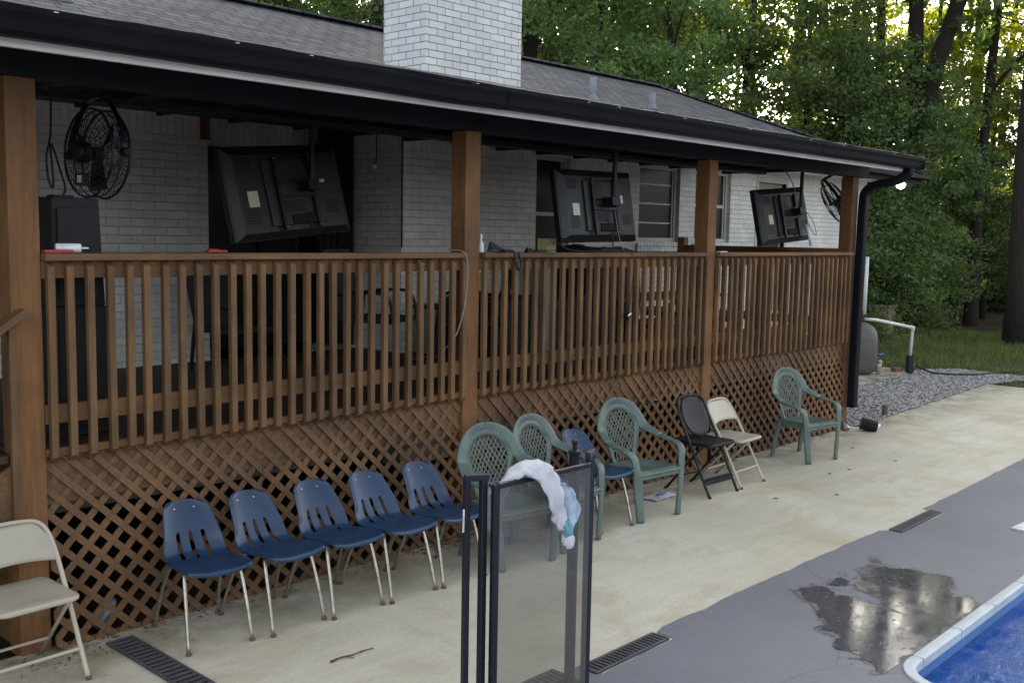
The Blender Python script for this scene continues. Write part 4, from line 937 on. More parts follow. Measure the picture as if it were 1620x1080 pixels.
# ================================================================ CHAIRS
def school_chair():
    t = empty('school_chair', (0, 0, 0), 'x', 'chair', 'blue plastic school chairs along the lattice')
    # profile (y, z): front lip -> seat -> curve -> back top ; width along it
    prof = arc([(0, -.250, .395), (0, -.243, .415), (0, -.19, .424), (0, -.03, .410), (0, .05, .406), (0, .105, .420), (0, .145, .458), (0, .185, .52), (0, .240, .595), (0, .287, .655), (0, .296, .672)], 5)
    n = len(prof); nu = 33; L_ = [0]
    for i in range(1, n): L_.append(L_[-1]+(prof[i]-prof[i-1]).length)
    tot = L_[-1]; mb = MB(); V = []
    for i, p in enumerate(prof):
        s = L_[i]/tot
        hw = np.interp(s, [0, .04, .12, .38, .5, .62, .85, .95, 1], [.160, .176, .188, .188, .172, .170, .142, .128, .098])
        for j in range(nu):
            u = -1+2*j/(nu-1); ab = abs(u)
            seatw = max(0, 1-s/.5); bk = max(0, (s-.45)/.55)
            lift = (.020*ab**3)*seatw - .006*(1-u*u)*seatw
            fwd = -(.045*ab**2.4)*min(1, bk*2.2)
            edge_ = -.018*(max(0, ab-.9)/.1)**2*seatw
            V.append((hw*u, p.y+fwd, p.z+lift+edge_))
    F = []
    for i in range(n-1):
        s = (L_[i]+L_[i+1])/2/tot
        for j in range(nu-1):
            u = -1+2*(j+.5)/(nu-1)
            slot = .455 < s < .735 and any(abs(u-c-.10*c*(s-.5)) < .075 for c in (-.42, 0., .42))
            if s > .71 and slot: slot = any(abs(u-c) < .06 for c in (-.42, 0, .42))
            if not slot: F.append((i*nu+j, i*nu+j+1, (i+1)*nu+j+1, (i+1)*nu+j))
    mb.add(V, F); o = mb.build('seat_shell', 'blue', t, smooth=True, solid=.009)
    md = o.modifiers.new('sub', 'SUBSURF'); md.levels = 1; md.render_levels = 1
    rv = MB()
    for x in (-.055, .055): rv.lathe([(.007, -.012), (.006, .004), (0, .006)], (x, .262, .632), 8, (0, -1, .7))
    rv.build('rivet', 'chrome', t)
    for sx in (-1, 1):
        f = MB(); f.sweep(arc([(sx*.172, -.235, .0), (sx*.163, -.185, .20), (sx*.152, -.135, .36), (sx*.135, -.11, .395), (sx*.105, -.08, .399)], 5), .0105, None, 9); f.build('leg', 'chrome', t, smooth=True)
        f = MB(); f.sweep(arc([(sx*.180, .245, .0), (sx*.165, .175, .20), (sx*.150, .09, .355), (sx*.13, .05, .388), (sx*.115, .0, .397), (sx*.105, -.08, .399)], 5), .0105, None, 9); f.build('leg', 'chrome', t, smooth=True)
        for yy, xx in ((-.235, .172), (.245, .180)): MB().lathe([(.014, 0), (.017, .004), (.015, .012), (.010, .018)], (sx*xx, yy, 0), 10).build('foot', 'rust', t)
    return t
def place(t, fl, fr, half, foot_y):
    """ put the chair so that its front feet (+-half, foot_y) stand on the ground points fl, fr """
    a = atan2(fr[1]-fl[1], fr[0]-fl[0]); mx, my = (fl[0]+fr[0])/2, (fl[1]+fr[1])/2
    t.rotation_euler = (0, 0, a); t.location = (mx+sin(a)*foot_y, my-cos(a)*foot_y, .0)
sc = school_chair()
SC = [((2.602, -.575), (2.947, -.628), 'blue school chair at the left end of the row, beside the floor grate'),
      ((3.044, -.664), (3.388, -.659), 'second blue school chair from the left, between two other blue chairs'),
      ((3.433, -.70), (3.784, -.701), 'middle chair of the five blue school chairs left of the gate'),
      ((3.81, -.726), (4.165, -.738), 'fourth blue school chair from the left, second one left of the gate'),
      ((4.223, -.751), (4.57, -.76), 'blue school chair directly left of the glass gate'),
      ((5.83, -.70), (6.172, -.735), 'lone blue school chair standing between two green armchairs')]
for i, (a, b, lab) in enumerate(SC):
    o = sc if i == 0 else copy_tree(sc)
    o['label'] = lab; place(o, a, b, .172, -.235); o.rotation_euler.z += (0, .02, -.025, .03, -.015, .02)[i]
def resin_chair():
    t = empty('resin_armchair', (0, 0, 0), 'x', 'armchair', 'green resin armchairs along the lattice')
    def back(u, z):   # point on the back shell; u across
        y = .125+.24*(z-.38)-.62*u*u*min(1, max(0, (z-.35)/.2)) 
        return Vector((u, y, z))
    # outer rim flowing into arms and front legs
    half = [(0, None, .865), (.085, None, .852), (.160, None, .808), (.212, None, .735), (.240, None, .665), (.270, .085, .625), (.292, .01, .592), (.297, -.09, .572), (.292, -.175, .556), (.272, -.228, .515), (.258, -.245, .43), (.250, -.252, .33), (.230, -.258, .15), (.212, -.262, .0)]
    pts = []
    for u, y, z in half:
        pts.append(back(u, z) if y is None else Vector((u, y, z)))
    refs = [Vector((0, 0, 1)), Vector((.3, 0, 1)), Vector((.7, 0, .8)), Vector((1, 0, .4)), Vector((1, -.1, .3)), Vector((1, .2, .3)), Vector((1, .1, .05)), Vector((1, 0, 0)), Vector((1, 0, 0)), Vector((1, 0, 0)), Vector((1, 0, 0)), Vector((.9, .3, 0)), Vector((.9, .3, 0)), Vector((.9, .3, 0))]
    wa = [.038, .038, .040, .042, .044, .044, .043, .040, .038, .036, .034, .038, .034, .030]; wb = [.009, .009, .009, .009, .010, .010, .010, .010, .010, .012, .013, .015, .016, .018]
    P = [Vector((-p.x, p.y, p.z)) for p in pts[:0:-1]]+pts; Rf = [Vector((-r.x, r.y, r.z)) for r in refs[:0:-1]]+refs
    # keep reference signs continuous
    Rf = [(-r if i < len(refs)-1 and False else r) for i, r in enumerate(Rf)]
    for i in range(len(Rf)):
        if i < len(refs)-1: Rf[i] = -Rf[i] if False else Rf[i]
    A = wa[:0:-1]+wa; B = wb[:0:-1]+wb
    # split: right half and left half swept separately (meeting at the top) to keep frames clean
    rim = MB()
    for sg in (-1, 1):
        pp = [Vector((sg*p.x, p.y, p.z)) for p in pts[:7]]; rr = [Vector((sg*r.x, r.y, r.z)) for r in refs[:7]]
        q = arc(pp, 4); rq = arc(rr, 4); rim.sweep(q, list(np.interp(np.linspace(0, 6, len(q)), range(7), wa[:7])), list(np.interp(np.linspace(0, 6, len(q)), range(7), wb[:7])), 12, rq, True, 3.5)
    # shell between the rim and the lattice: a ring surface
    def inner(th):    # lattice oval boundary in (u,z)
        u = .160*cos(th); z = .660+.145*sin(th) if sin(th) > 0 else .660+.29*sin(th)
        if sin(th) < 0: u = (.118+.042*(1+sin(th))**1.5)*np.sign(cos(th))*abs(cos(th))**.35
        return u, max(z, .375)
    def outerb(th):
        u = .222*cos(th); z = .665+.190*sin(th) if sin(th) > 0 else .665+.32*sin(th)
        if sin(th) < 0: u = (.150+.072*(1+sin(th))**2)*np.sign(cos(th))*abs(cos(th))**.25
        return u, max(z, .36)
    n = 56; V = []
    for k in range(n):
        th = 2*pi*k/n; a, b = inner(th), outerb(th)
        for t_ in (0, .5, 1): V.append(back(a[0]+(b[0]-a[0])*t_, a[1]+(b[1]-a[1])*t_))
    F = [(3*k+j, 3*((k+1) % n)+j, 3*((k+1) % n)+j+1, 3*k+j+1) for k in range(n) for j in (0, 1)]
    bk_ = MB(); bk_.add(V, F); 
    o = bk_.build('backrest', 'green', t, smooth=True, solid=.010)
    lt = MB(); wd = .0048
    def inz(u, z):
        if z > .660: return (u/.162)**2+((z-.660)/.147)**2 < 1
        return abs(u) < .120+.042*max(0, (z-.37)/.29)**1.5 and z > .37
    def strip(u0, z0, du, dz, nmax=60):
        run = []
        for i in range(nmax):
            u, z = u0+du*i, z0+dz*i
            if inz(u, z): run.append(back(u, z))
            else:
                if len(run) > 1: lt.sweep(run, wd, .004, 6, (1, 0, .0) if dz else (0, 0, 1), False)
                run = []
        if len(run) > 1: lt.sweep(run, wd, .004, 6, (1, 0, 0), False)
    for c in np.arange(-.48, .5, .036):
        strip(c-.16, .47, .0095, .0155, 40); strip(c+.16, .47, -.0095, .0155, 40)
    for c in np.arange(-.108, .12, .036): strip(c, .372, .0, .016, 8)
    lt.sweep([back(u, .485) for u in np.linspace(-.125, .125, 9)], .004, .004, 6, (0, 0, 1), False)
    lt.build('back_lattice', 'green', t, smooth=False)
    rim.build('back_rim', 'green', t, smooth=True)
    for sg in (-1, 1):
        pp = arc([Vector((sg*p.x, p.y, p.z)) for p in pts[6:]], 4); rr = arc([Vector((sg*r.x, r.y, r.z)) for r in refs[6:]], 4); k = len(pts[6:])
        m_ = MB(); m_.sweep(pp, list(np.interp(np.linspace(0, k-1, len(pp)), range(k), wa[6:])), list(np.interp(np.linspace(0, k-1, len(pp)), range(k), wb[6:])), 12, rr, True, 3.5)
        m_.build('armrest_and_leg', 'green', t, smooth=True)
        m_ = MB(); m_.sweep([(sg*.190, .115, .385), (sg*.205, .15, .20), (sg*.215, .175, .0)], [.030, .026, .022], [.022, .019, .016], 8, (1, 0, 0), True, 4); m_.build('leg', 'green', t)
    # seat
    s = MB(); V = []; nu, nv = 17, 15
    for i in range(nv):
        v = i/(nv-1); y = -.268+.42*v
        for j in range(nu):
            u = -1+2*j/(nu-1); hw = .235-.045*v
            z = .398-.020*(1-u*u)*sin(pi*min(1, v*1.1))-.03*max(0, (.12-v)/.12)**2-.012*v
            V.append((hw*u, y, z))
    s.add(V, [(i*nu+j, i*nu+j+1, (i+1)*nu+j+1, (i+1)*nu+j) for i in range(nv-1) for j in range(nu-1)]); s.build('seat', 'green', t, smooth=True, solid=.012)
    ap = MB(); pr_ = [(-.19, .14), (-.235, -.255), (.235, -.255), (.19, .14)]
    for (xa, ya), (xb, yb_) in zip(pr_, pr_[1:]+pr_[:1]): ap.add([(xa, ya, .335), (xb, yb_, .335), (xb, yb_, .388), (xa, ya, .388)], [(0, 1, 2, 3)])
    ap.build('seat_apron', 'green', t, solid=.008)
    return t
rc_ = resin_chair()
RC = [((4.70, -.787), (5.106, -.854), 'green resin armchair with lattice back directly behind the glass gate pane'),
      ((5.281, -.814), (5.726, -.774), 'green resin armchair behind the right side of the gate, second from the left'),
      ((6.28, -.741), (6.692, -.79), 'green resin armchair between the blue chair and the black folding chair'),
      ((9.145, -.659), (9.558, -.733), 'green resin armchair standing alone at the far right near the downspout')]
for i, (a, b, lab) in enumerate(RC):
    o = rc_ if i == 0 else copy_tree(rc_); o['label'] = lab; place(o, a, b, .212, -.262); o.scale = (1, 1, .975)
def folding_chair(kind):
    bg_ = kind == 'beige'; mat = 'beige' if bg_ else 'blackplastic'
    t = empty('folding_chair', (0, 0, 0), 'x', 'folding chair')
    W = .205; tb = .0115
    # long frame: front foot -> up/back to the top, rounded
    top = .765 if bg_ else .80
    f = MB()
    P = [(-W, -.235, .0), (-W, -.05, .42), (-W+.005, .12, .70)] ; 
    left = [(-W, -.235, 0), (-W, -.125, .22), (-W, -.02, .43), (-W+.003, .085, .62), (-W+.02, .135, top-.055), (-W+.06, .158, top-.012), (-.08, .165, top), (0, .166, top+.003)]
    full = left+[(-x, y, z) for x, y, z in left[-2::-1]]
    f.sweep(arc(full, 5), tb, tb if bg_ else tb*1.2, 9); f.build('frame', mat, t, smooth=True)
    for sg in (-1, 1):
        l = MB(); l.sweep([(sg*(W-.025), -.14, .425), (sg*(W-.02), .02, .25), (sg*(W-.02), .235, 0)], tb*.9, None, 8); l.build('leg', mat, t, smooth=True)
        MB().lathe([(.014, 0), (.015, .01), (.012, .02)], (sg*W, -.235, 0), 8).build('foot', 'rust' if bg_ else 'blackplastic', t)
        MB().lathe([(.013, 0), (.013, .015)], (sg*(W-.02), .235, 0), 8).build('foot', 'rust' if bg_ else 'blackplastic', t)
    MB().sweep([(-W, -.165, .145), (W, -.165, .145)], .009, None, 8).build('crossbar', mat, t)
    MB().sweep([(-W+.02, .13, .12), (W-.02, .13, .12)], .008, None, 8).build('crossbar', mat, t)
    # seat with rounded corners
    s = MB(); R_ = rrect(-.195, .195, -.22, .19, .05, 5); n = len(R_); V = []
    for d, z in ((.012, -.03), (0, -.02), (0, -.006), (.006, .0), (.03, .003), (.10, -.002)): V += [(x*(1-d/.195), (y+.015)*(1-d/.2)-.015, .445+z) for x, y in R_]
    s.add(V, [(j*n+i, j*n+(i+1) % n, (j+1)*n+(i+1) % n, (j+1)*n+i) for j in range(5) for i in range(n)]+[tuple(range(5*n, 6*n)), tuple(range(n))[::-1]])
    s.build('seat', mat, t, smooth=False, bevel=.002)
    # backrest panel
    b = MB(); V = []; nu, nv = 17, 9
    def bp(u, z): 
        yy = np.interp(z, [.43, .62, top-.055, top], [-.02, .085, .137, .165]); return (u, yy-.004+.012*(1-(u/W)**2), z)
    if bg_:
        zt, zb = top-.008, top-.205
        for j in range(nv):
            v = j/(nv-1)
            for i in range(nu):
                u = -1+2*i/(nu-1); zz_t = zt-.055*max(0, abs(u)-.62)**2/.1444; zz_b = zb+.018*(1-u*u)
                z = zz_b+(zz_t-zz_b)*v; hw = W-.002-.03*max(0, v-.7)/.3
                V.append(bp(hw*u, z))
    else:
        zc, hz, hx = top-.165, .175, .155
        for j in range(nv):
            v = -1+2*j/(nv-1)
            for i in range(nu):
                u = -1+2*i/(nu-1)
                x_ = hx*u*sqrt(max(0, 1-.5*v*v)); z_ = hz*v*sqrt(max(0, 1-.5*u*u)); V.append(bp(x_*1.12, zc+z_*1.0))
    b.add(V, [(j*nu+i, j*nu+i+1, (j+1)*nu+i+1, (j+1)*nu+i) for j in range(nv-1) for i in range(nu-1)])
    b.build('backrest', mat, t, smooth=True, solid=.008 if bg_ else .014)
    if not bg_:
        MB().bar((-W, -.180, .12), (W, -.180, .12), .018, .04).build('front_brace', mat, t)
    return t
f1 = folding_chair('beige'); f1['group'] = 'beige folding chairs'; f1['label'] = 'beige metal folding chair at the left edge beside the left post'; place(f1, (1.72, -.50), (2.12, -.49), .205, -.235); f1.scale = (1, 1, .94)
f2 = copy_tree(f1); f2['label'] = 'beige metal folding chair next to the black folding chair'; place(f2, (7.79, -.725), (8.184, -.71), .205, -.235)
f3 = folding_chair('black'); f3['label'] = 'black folding chair with oval back between green armchair and beige folding chair'; place(f3, (7.30, -.714), (7.69, -.73), .205, -.235)
# ================================================================ POOL GATE
gate = empty('pool_gate', (3.15, -2.44, 0), 'black framed clear pool fence gate panel with a towel over it', 'gate')
def gp_(x, y, z): return (x-3.15, y+2.44, z)
def gtube(name, pts, a, b=None, mat='blackmetal', pw=6): 
    m_ = MB(); m_.sweep([gp_(*p) for p in pts], a, b, 12, (1, -.1, 0), True, pw); return m_.build(name, mat, gate)
gtube('outer_post', [(2.782, -2.385, 0), (2.782, -2.385, 1.205)], .0125, .0125)
gtube('inner_post', [(2.838, -2.42, 0), (2.838, -2.42, 1.205)], .014, .014)
gtube('frame_stile', [(2.866, -2.46, .03), (2.866, -2.46, 1.185)], .016, .012)
gtube('top_bracket', [(2.772, -2.380, 1.212), (2.855, -2.430, 1.212)], .012, .014)
gtube('top_bar', [(2.875, -2.465, 1.178), (3.435, -2.475, 1.178)], .010, .011)
gtube('bottom_bar', [(2.875, -2.465, .05), (3.435, -2.475, .05)], .012, .012)
gtube('frame_stile', [(3.452, -2.46, .03), (3.452, -2.46, 1.20)], .014, .012)
gtube('outer_post', [(3.515, -2.42, 0), (3.515, -2.42, 1.205)], .0135, .0135)
gtube('top_bracket', [(3.448, -2.455, 1.212), (3.528, -2.415, 1.212)], .012, .014)
m_ = MB(); m_.add([gp_(*p) for p in ((2.88, -2.468, .06), (3.44, -2.478, .06), (3.44, -2.478, 1.17), (2.88, -2.468, 1.17))], [(0, 1, 2, 3)]); m_.build('pane', 'gateglass', gate)
m_ = MB(); m_.sweep([gp_(2.762, -2.39, 1.09), gp_(2.752, -2.40, 1.065), gp_(2.76, -2.39, 1.0)], .004, None, 6); m_.build('latch_string', 'tube', gate)
gpst = empty('fence_post', (3.72, -2.16, 0), 'round black fence post with a knob on top, right behind the glass gate', 'post')
MB().lathe([(.026, 0), (.026, 1.13), (.030, 1.132), (.030, 1.15), (.012, 1.155), (.012, 1.185), (.016, 1.187), (.014, 1.20), (0, 1.203)], (0, 0, 0), 18).build('pole', 'blackplastic', gpst, bevel=.002)
MB().lathe([(.06, .0), (.06, .008), (.03, .012)], (0, 0, .004), 18).build('base_plate', 'blackplastic', gpst)
# towel over the bar
tw = empty('towel', (3.06, -2.48, 1.2), 'white and pale blue towel draped over the top bar of the gate', 'towel')
def cloth_sweep(pts, wa_, wb_, ref, seed, mat, name, amp=.012):
    q = arc(pts, 7); k = len(pts); A = list(np.interp(np.linspace(0, k-1, len(q)), range(k), wa_)); B = list(np.interp(np.linspace(0, k-1, len(q)), range(k), wb_))
    mb = MB(); mb.sweep([Vector(p)-tw.location for p in q], A, B, 36, ref, True, 2.6)
    V = []
    for p in mb.v:
        v = Vector(p); nv_ = noise.noise_vector(Vector((v.x*22+seed, v.y*22, v.z*9)))*amp*1.2+noise.noise_vector(Vector((v.x*60+seed, v.y*60, v.z*18)))*amp*.7; rdg = (abs(noise.noise(Vector((v.x*34+seed, v.y*30, v.z*6))))-.2)*amp*2.2; V.append(tuple(v+nv_+Vector((.25, -1, .1))*(-rdg)))
    mb.v = V; return mb.build(name, mat, tw, smooth=False if False else True)
cloth_sweep([(2.89, -2.39, .98), (2.93, -2.405, 1.10), (2.975, -2.43, 1.185), (3.03, -2.475, 1.222), (3.09, -2.52, 1.20), (3.13, -2.535, 1.12), (3.165, -2.54, 1.03), (3.195, -2.54, .965)], [.050, .054, .056, .054, .050, .046, .040, .028], [.008, .012, .015, .016, .016, .015, .012, .009], (.9, .1, .35), 3, 'towel', 'towel_body')
cloth_sweep([(3.12, -2.51, 1.17), (3.19, -2.51, 1.12), (3.24, -2.515, 1.07), (3.27, -2.52, 1.01), (3.27, -2.52, .955)], [.018, .036, .044, .042, .012], [.010, .013, .013, .012, .006], (.9, 0, .3), 11, 'towelblue', 'towel_corner', .018)
cloth_sweep([(3.185, -2.548, .985), (3.20, -2.55, .955), (3.205, -2.55, .93)], [.024, .028, .026], [.014, .016, .014], (1, 0, 0), 17, 'teal', 'teal_stripe', .010)
cloth_sweep([(3.195, -2.552, .93), (3.20, -2.552, .90), (3.19, -2.552, .882)], [.024, .026, .018], [.010, .010, .006], (1, 0, 0), 23, 'towel', 'hem', .014)
# ================================================================ DRAINS AND SMALL GROUND THINGS
def grate(x0, x1, y0, y1, along, label, pitch=.032, z=.004):
    t = empty('drain_grate', ((x0+x1)/2, (y0+y1)/2, z), label, 'drain')
    cx_, cy_ = (x0+x1)/2, (y0+y1)/2; hx, hy = (x1-x0)/2, (y1-y0)/2
    MB().box(-hx, hx, -hy, hy, -.0015, .0005).build('channel', 'dark', t)
    f = MB(); e = .014
    f.box(-hx, -hx+e, -hy, hy, .001, .010); f.box(hx-e, hx, -hy, hy, .001, .010); f.box(-hx+e, hx-e, -hy, -hy+e, .001, .010); f.box(-hx+e, hx-e, hy-e, hy, .001, .010)
    if along == 'y':
        y = -hy+e
        while y < hy-e: f.box(-hx+e, hx-e, y, y+pitch*.45, .001, .009); y += pitch
    else:
        x = -hx+e
        while x < hx-e: f.box(x, x+pitch*.5, -hy+e, hy-e, .001, .009); x += pitch
    f.build('grate', 'drain', t, bevel=.0015); return t
grate(2.375, 2.52, -1.35, -.15, 'y', 'black slotted drain grate lying on the patio in front of the left blue chair', .047)
grate(3.90, 4.53, -2.19, -2.075, 'x', 'slotted grey drain grate along the painted edge just right of the gate')
grate(7.48, 8.27, -2.255, -2.155, 'x', 'dark drain strip set in the painted edge far right of the gate', .02)
grate(3.30, 3.78, -2.25, -2.0, 'x', 'black drain grate under the gate pane', .034)
mg = empty('folded_paper', (7.02, -.40, .0), 'crumpled printed paper bag on the patio behind the green armchair leg', 'paper')
mb = MB(); V = []
for i in range(9):
    for j in range(6):
        x = -.15+.30*i/8; y = -.07+.14*j/5; V.append((x+.02*noise.noise(Vector((x*9, y*9, 1))), y, .012+.045*abs(noise.noise(Vector((x*8, y*11, 4))))*(1-abs(j-2.5)/4)))
mb.add(V, [(i*6+j, (i+1)*6+j, (i+1)*6+j+1, i*6+j+1) for i in range(8) for j in range(5)]); mb.build('sheet', 'paper', mg, solid=.006)
mb = MB(); mb.add([(v[0]*.35+.03, v[1]*.35+.01, v[2]+.016) for v in V], [(i*6+j, (i+1)*6+j, (i+1)*6+j+1, i*6+j+1) for i in range(8) for j in range(5)]); mb.build('printed_panel', 'teal', mg)
# black corrugated elbow and bottles at the porch corner
ce = empty('pipe_elbow', (11.27, -.31, .07), 'short black corrugated pipe end lying on the patio below the downspout', 'pipe')
mb = MB(); prf = []
for i in range(9): prf += [(.068, -.08+i*.02), (.076, -.073+i*.02), (.068, -.065+i*.02)]
mb.lathe(prf, (0, 0, .0), 18, (.55, -.75, -.25)); mb.build('corrugated_shell', 'pipeblack', ce, smooth=False); MB().lathe([(.06, .086), (.06, .0955)], (0, 0, 0), 18, (.55, -.75, -.25)).build('opening', 'dark', ce)
def bottle(x, y, axis, label):
    t = empty('water_bottle', (x, y, .035), label, 'bottle'); MB().lathe([(.012, -.10), (.032, -.095), (.032, .03), (.024, .06), (.012, .08), (.012, .10)], (0, 0, 0), 14, axis).build('bottle_body', 'tube', t, smooth=True)
    MB().lathe([(.0335, -.06), (.0335, .0)], (0, 0, 0), 14, axis).build('wrapper', 'towelblue', t); MB().lathe([(.014, .10), (.014, .115)], (0, 0, 0), 10, axis).build('cap', 'pumpblue', t)
bottle(11.13, -.12, (-.8, -.6, 0), 'crushed plastic bottle with blue wrap beside the lattice corner'); bottle(11.42, -.33, (.9, -.2, .1), 'plastic bottle right of the black pipe end')
sp_ = empty('stake', (12.46, .0, 0), 'short rusty stake standing at the gravel edge', 'stake'); MB().lathe([(.035, -.02), (.035, .12), (.03, .13)], (0, 0, 0), 10).build('stake_post', 'rust', sp_); MB().lathe([(.04, .10), (.04, .115)], (0, 0, 0), 10).build('collar', 'rust', sp_)
# pool filter tank
tk = empty('filter_tank', (15.88, 1.96, .03), 'large grey pool filter tank behind the downspout', 'tank')
MB().lathe([(.24, 0), (.31, .05), (.33, .12), (.335, .55), (.32, .66), (.27, .75), (.18, .81), (.10, .83), (.0, .835)], (0, 0, 0), 28).build('tank_shell', 'tank', tk, smooth=True)
MB().lathe([(.10, .80), (.11, .83), (.11, .93), (.085, .95), (.085, 1.0), (.0, 1.02)], (0, 0, 0), 20).build('valve_head', 'blackplastic', tk, bevel=.004); MB().bar((-.14, 0, .97), (.14, 0, .99), .03, .025).build('valve_handle', 'blackplastic', tk)
pv = empty('drain_pipe', (15.98, 2.0, 0), 'white plastic pipe bending down from the filter tank into black pipe', 'pipe')
def pvp(l): return [Vector(p)-Vector((15.98, 2.0, 0)) for p in l]
MB().sweep(pvp([(15.99, 1.88, .90), (16.1, 1.75, .895), (16.80, 1.42, .755)]), .026, None, 12).build('pipe_run', 'pvc', pv, smooth=True)
MB().sweep(pvp([(16.80, 1.42, .77), (16.80, 1.42, .70), (16.76, 1.42, .2)]), .024, None, 12).build('pipe_drop', 'pvc', pv, smooth=True)
MB().sweep(pvp([(16.75, 1.45, .757), (16.81, 1.415, .757), (16.80, 1.42, .68)]), .033, None, 12).build('elbow', 'pvc', pv, smooth=True)
MB().sweep(pvp([(16.76, 1.42, .30), (16.76, 1.42, .02)]), .065, None, 14).build('sleeve', 'pipeblack', pv); MB().sweep(pvp([(16.78, 1.42, .07), (17.1, 1.55, .07), (17.5, 1.70, .06)]), .07, None, 14).build('ground_pipe', 'pipeblack', pv)
MB().sweep(pvp([(15.95, 1.88, .98), (15.95, 1.88, 1.90)]), .034, None, 12).build('riser', 'pvc', pv, smooth=True)
wire('garden_hose', [(16.9, 1.38, .12), (16.95, 1.1, .03), (17.1, .8, .02), (17.4, .55, .02), (18.0, .42, .02), (18.5, .2, .02)], .016, 'cable', 'black hose snaking over the gravel from the black pipe', 'hose')
pm = empty('pool_pump', (16.40, 1.85, .03), 'small blue grey pump standing on the pad by the tank', 'pump')
MB().lathe([(.07, 0), (.075, .02), (.06, .04), (.06, .20), (.075, .22), (.05, .25), (.055, .30), (.0, .32)], (0, 0, 0), 16).build('pump_body', 'pumpblue', pm, bevel=.004); MB().lathe([(.03, 0), (.03, .10)], (0, -.05, .26), 12, (1, -.4, .2)).build('outlet', 'pumpblue', pm)
vl = empty('valve', (16.02, 1.62, .03), 'cream pipe valve standing on the pad left of the blue pump', 'valve')
MB().sweep([(0, 0, 0), (0, 0, .16), (-.01, -.02, .20), (-.05, -.04, .21)], .035, None, 12).build('valve_body', 'valve', vl, smooth=True); MB().lathe([(.045, .0), (.045, .03)], (0, 0, .14), 12).build('union_nut', 'tube', vl)
bn = empty('tan_bin', (23.2, 4.6, -.02), 'tan bin with dark lid standing on the grass behind the tank', 'bin'); bn.scale = (.62, .62, .72)
MB().add([(-.25, -.25, 0), (.25, -.25, 0), (.25, .25, 0), (-.25, .25, 0), (-.32, -.3, .95), (.32, -.3, .95), (.32, .3, .95), (-.32, .3, .95)], [(3, 2, 1, 0), (4, 5, 6, 7), (0, 1, 5, 4), (1, 2, 6, 5), (2, 3, 7, 6), (3, 0, 4, 7)]).build('bin_body', 'bin', bn, bevel=.02)
MB().box(-.35, .35, -.33, .33, .95, 1.0).build('rim', 'bin', bn, bevel=.01); MB().add([(-.3, -.3, 1.0), (.3, -.3, 1.0), (.3, .3, 1.0), (-.3, .3, 1.0), (-.2, -.2, 1.09), (.2, -.2, 1.09), (.2, .2, 1.09), (-.2, .2, 1.09)], [(4, 5, 6, 7), (0, 1, 5, 4), (1, 2, 6, 5), (2, 3, 7, 6), (3, 0, 4, 7)]).build('lid', 'cover', bn, bevel=.02)
tag(MB().obox((16.62, 1.57, .065), (.97, -.2, 0), (.2, .97, 0), (0, 0, 1), .10, .05, .034).build('loose_brick', 'redbrick', bevel=.006), 'single red brick lying on the concrete pad', 'brick')
rk = MB(); nb = 14; V = []
for i in range(nb+1):
    for j in range(nb):
        a, b = pi*i/nb, 2*pi*j/nb; p = Vector((sin(a)*cos(b), sin(a)*sin(b), cos(a))); p *= 1+.25*noise.noise(p*1.8); V.append((p.x*.42, p.y*.35, p.z*.26))
rk.add(V, [(i*nb+j, (i+1)*nb+j, (i+1)*nb+(j+1) % nb, i*nb+(j+1) % nb) for i in range(nb) for j in range(nb)])
rko = tag(rk.build('rock', 'stone', smooth=True), 'mossy yellowish boulder on the leaf litter at the forest edge', 'rock'); rko.location = (29.8, 6.1, .12)
rk2 = tag(MB().add([(v[0]*.6, v[1]*.8, v[2]*.8) for v in V], [(i*nb+j, (i+1)*nb+j, (i+1)*nb+(j+1) % nb, i*nb+(j+1) % nb) for i in range(nb) for j in range(nb)]).build('rock', 'leafdry', smooth=True), 'small dull red rock behind the mossy boulder', 'rock'); rk2.location = (31.6, 5.9, .1)
# twig
tg = MB(); tg.sweep(arc([(3.06, -1.155, .008), (3.12, -1.15, .010), (3.18, -1.17, .012), (3.24, -1.16, .010), (3.32, -1.17, .008)], 4), [.006]*3+[.0045]*6+[.003]*8, None, 6); tg.sweep([(3.15, -1.16, .01), (3.17, -1.20, .008)], .002, None, 5)
for (a, b) in ((3.07, -1.15), (3.25, -1.16)): tg.lathe([(.004, 0), (.011, .004), (.004, .008)], (a, b, .004), 7)
tag(tg.build('twig', 'leafdry', smooth=True), 'thin dry twig lying on the patio left of the gate', 'twig')
# scattered debris: counted as stuff
db = MB(); rg = random.Random(11)
def leaf(x, y, s, z=.004):
    a = rg.uniform(0, 6.28); c_, s_ = cos(a), sin(a); L = [(-1, 0, 0), (-.2, .45, .25), (.9, .1, .05), (-.1, -.45, .2), (.1, 0, .05)]
    P = [(x+s*(p[0]*c_-p[1]*s_), y+s*(p[0]*s_+p[1]*c_), z+s*p[2]) for p in L]; db.add(P, [(0, 3, 4), (3, 2, 4), (2, 1, 4), (1, 0, 4)])
for i in range(300):
    x = rg.uniform(1.6, 11.3); y = -abs(rg.gauss(0, .05))-.05; leaf(x, y, rg.uniform(.006, .02))
for i in range(170): leaf(rg.gauss(2.25, .22), -abs(rg.gauss(0, .16))-.03, rg.uniform(.004, .014))
for i in range(90): leaf(rg.gauss(4.9, .25), -abs(rg.gauss(.02, .06))-.06, rg.uniform(.008, .024))
for i in range(36): leaf(rg.uniform(1.5, 16), rg.uniform(-3.1, -.2), rg.uniform(.003, .011), .0085)
for x, y in ((7.11, -.38), (7.7, -1.1), (8.9, -1.0), (9.2, -1.05), (9.9, -1.2), (8.2, -1.4), (10.2, -.62)): leaf(x, y, .03)
tag(db.build('debris', 'leafdry'), 'dry leaf crumbs along the foot of the lattice', None, None, 'stuff')
jk = empty('crumpled_can', (2.52, .16, .05), 'crumpled silver wrapper lying behind the lattice beside the drain grate', 'wrapper')
